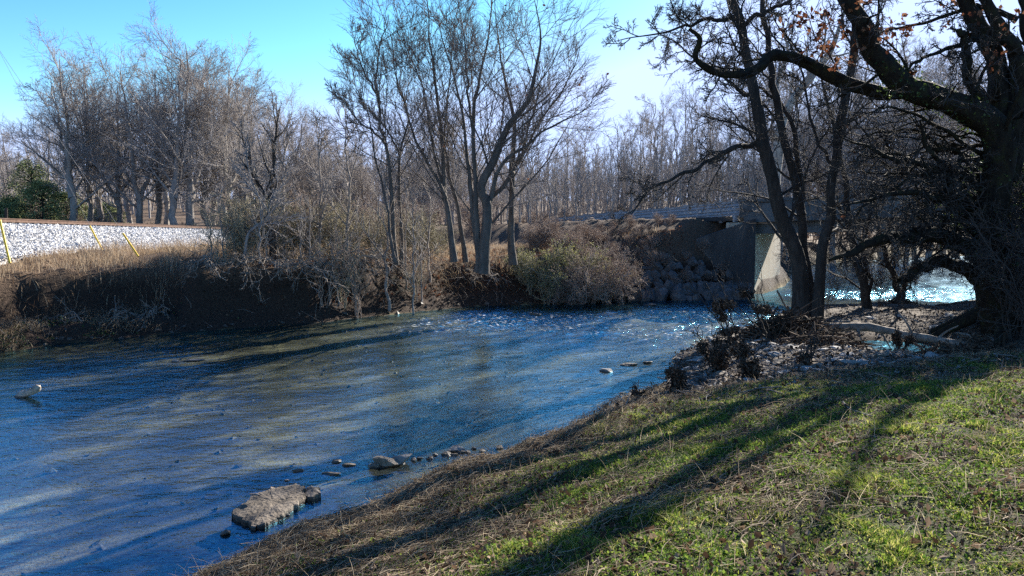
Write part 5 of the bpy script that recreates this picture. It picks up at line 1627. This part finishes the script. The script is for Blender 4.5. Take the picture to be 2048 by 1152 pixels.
# litter, clods and stones on the cut face and along its foot
x, y, dl = left_scatter(160000, -22, 8, 13, 34, .05, 1.3)
k = rng.random(len(x)) < .12
lx, ly = x[k], y[k]
gm = MB(); leaves_at(gm, np.stack([lx, ly, ground(lx, ly) + .02], -1), .10, rng, .1)
o = gm.build('bank_litter', M['debris'], None, False); tag(o, 'brown leaves and litter caught on the dark cut bank', 'leaves', kind='stuff')
k = (rng.random(len(x)) < .05 + .22 * sst(.45, .05, dl)) & (rng.random(len(x)) < .5)
lx, ly = x[k], y[k]
gm = MB(); rock_batch(gm, np.stack([lx, ly, ground(lx, ly)], -1), .02 + .10 * rng.random(len(lx)) ** 3, rng, .7)
o = gm.build('bank_stones', M['rock_dark'], None, False); tag(o, 'dark stones and clods along the foot of the left bank', 'stones', kind='stuff')
k = rng.random(len(x)) < .018
n_ = k.sum(); c_ = np.stack([x, y, ground(x, y) + .06], -1)[k]
d_ = rng.normal(size=(n_, 3)) * [.6, .6, .7] + [.3, -.3, -.3]; d_ /= np.linalg.norm(d_, axis=1)[:, None]; L_ = rng.uniform(.2, .9, n_)[:, None]
P_ = np.stack([c_ - d_ * L_ / 2, c_ + rng.normal(size=(n_, 3)) * .05 + [.05, -.05, 0], c_ + d_ * L_ / 2], 1)
gm = MB(); tubes(gm, P_, np.outer(rng.uniform(.003, .012, n_), [1, .8, .4]), 4, rng.random(n_))
o = gm.build('bank_roots', M['drift'], None, True); tag(o, 'thin roots and sticks hanging from the cut left bank', 'roots', kind='stuff')
# lower shelf tufts at the left edge
x, y, dl = left_scatter(110000, -22, -8.6, 12, 23, .05, 1.7)
k = rng.random(len(x)) < .8 * sst(.38, .6, fbm(x * 1.6, y * 1.6, 99)) * sst(-9, -11, x)
x, y = x[k], y[k]; z = ground(x, y)
gm = MB(); blades(gm, np.stack([x, y, z], -1), rng.uniform(.15, .5, len(x)), rng.uniform(.006, .012, len(x)), rng, .6, 1.1, bias=(.35, -.33))
o = gm.build('shore_grass', M['straw'], None, True); tag(o, 'bleached grass tufts on the low shelf at the left water edge', 'dry grass', kind='stuff')
x, y, dl = left_scatter(26000, -13, -7.5, 16, 23, .05, .9)
k = rng.random(len(x)) < .6 * sst(.45, .6, fbm(x * 1.2, y * 1.2, 103))
x, y = x[k], y[k]; z = ground(x, y)
gm = MB(); leaves_at(gm, np.stack([x, y, z + rng.uniform(0, .16, len(x))], -1), .06, rng, .3)
o = gm.build('bank_plants', M['leaf_green'], None, False); tag(o, 'low green plants at the foot of the dark left bank', 'ground cover', kind='stuff')
# leaf litter on the bank under the clump
x, y, dl = left_scatter(90000, -8, 8, 22, 36, .5, 5)
k = rng.random(len(x)) < .22
x, y = x[k], y[k]; z = ground(x, y)
gm = MB(); leaves_at(gm, np.stack([x, y, z + .02], -1), .10, rng, .0)
o = gm.build('leaf_litter', M['leaf_dead'], None, False); tag(o, 'reddish brown leaf litter on the bank beneath the clump', 'leaves', kind='stuff')
# roots and dead branches trailing from the bank into the water
rng2 = np.random.default_rng(120)
def bank_branch(u, v, seed, n, label, L0):
    r2 = np.random.default_rng(seed)
    p = PZ(u, v, 0)
    b = np.array([p[0] - .7, p[1] + .9, 0]); b[2] = gz1(b[0], b[1]) + .1
    stems = []
    for k in range(n):
        d = np.array([.55 + r2.normal() * .45, -.6 + r2.normal() * .3, r2.uniform(-.35, .25)]) * L0 * r2.uniform(.6, 1.1)
        stems.append(([b + r2.normal(size=3) * .15, b + d * .5 + [0, 0, .15], b + d + [0, 0, -.25]], r2.uniform(.012, .03), .005))
    tm, cm, _ = tree_meshes(r2, stems, [lv(6, .25, 1, 38, .4, .5, .006, 6, .13, -.02), lv(4, .2, 1, 38, .5, .6, .0045, 5, .14, -.01)], k0=6, jitter=.03, flare=False)
    plant('dead_branch', b, tm, cm, M['drift'], M['drift'], label, 'branch')
for i, (u, v, n, L0, lab) in enumerate([(690, 640, 7, 1.7, 'bleached dead branches trailing to the water below the bushes'), (760, 630, 6, 1.6, 'dead branches hanging over the red bank left of the clump'),
    (850, 618, 6, 1.5, 'tangle of dead branches above the water just left of the clump'), (610, 650, 6, 1.6, 'dark dead branches drooping from the undercut bank'),
    (520, 655, 5, 1.4, 'bare grey branches hanging from the bank below the dark tree'), (975, 612, 6, 1.4, 'exposed roots and branches below the largest clump tree'), (150, 682, 4, 1.0, 'pale dead stems hanging over the low shelf at the left'), (255, 674, 5, 1.1, 'thin dead stems hanging from the overhang above the green plants'), (340, 667, 5, 1.2, 'hanging roots on the dark bank right of the green plants'), (430, 660, 6, 1.3, 'grey roots dangling from the undercut bank left of the bushes'), (570, 650, 6, 1.5, 'grey twiggy branches hanging under the first bushes'), (1160, 604, 5, 1.5, 'bent dead branch dipping into the water below the green shrubs')]):
    bank_branch(u, v, 130 + i, n, lab, L0)
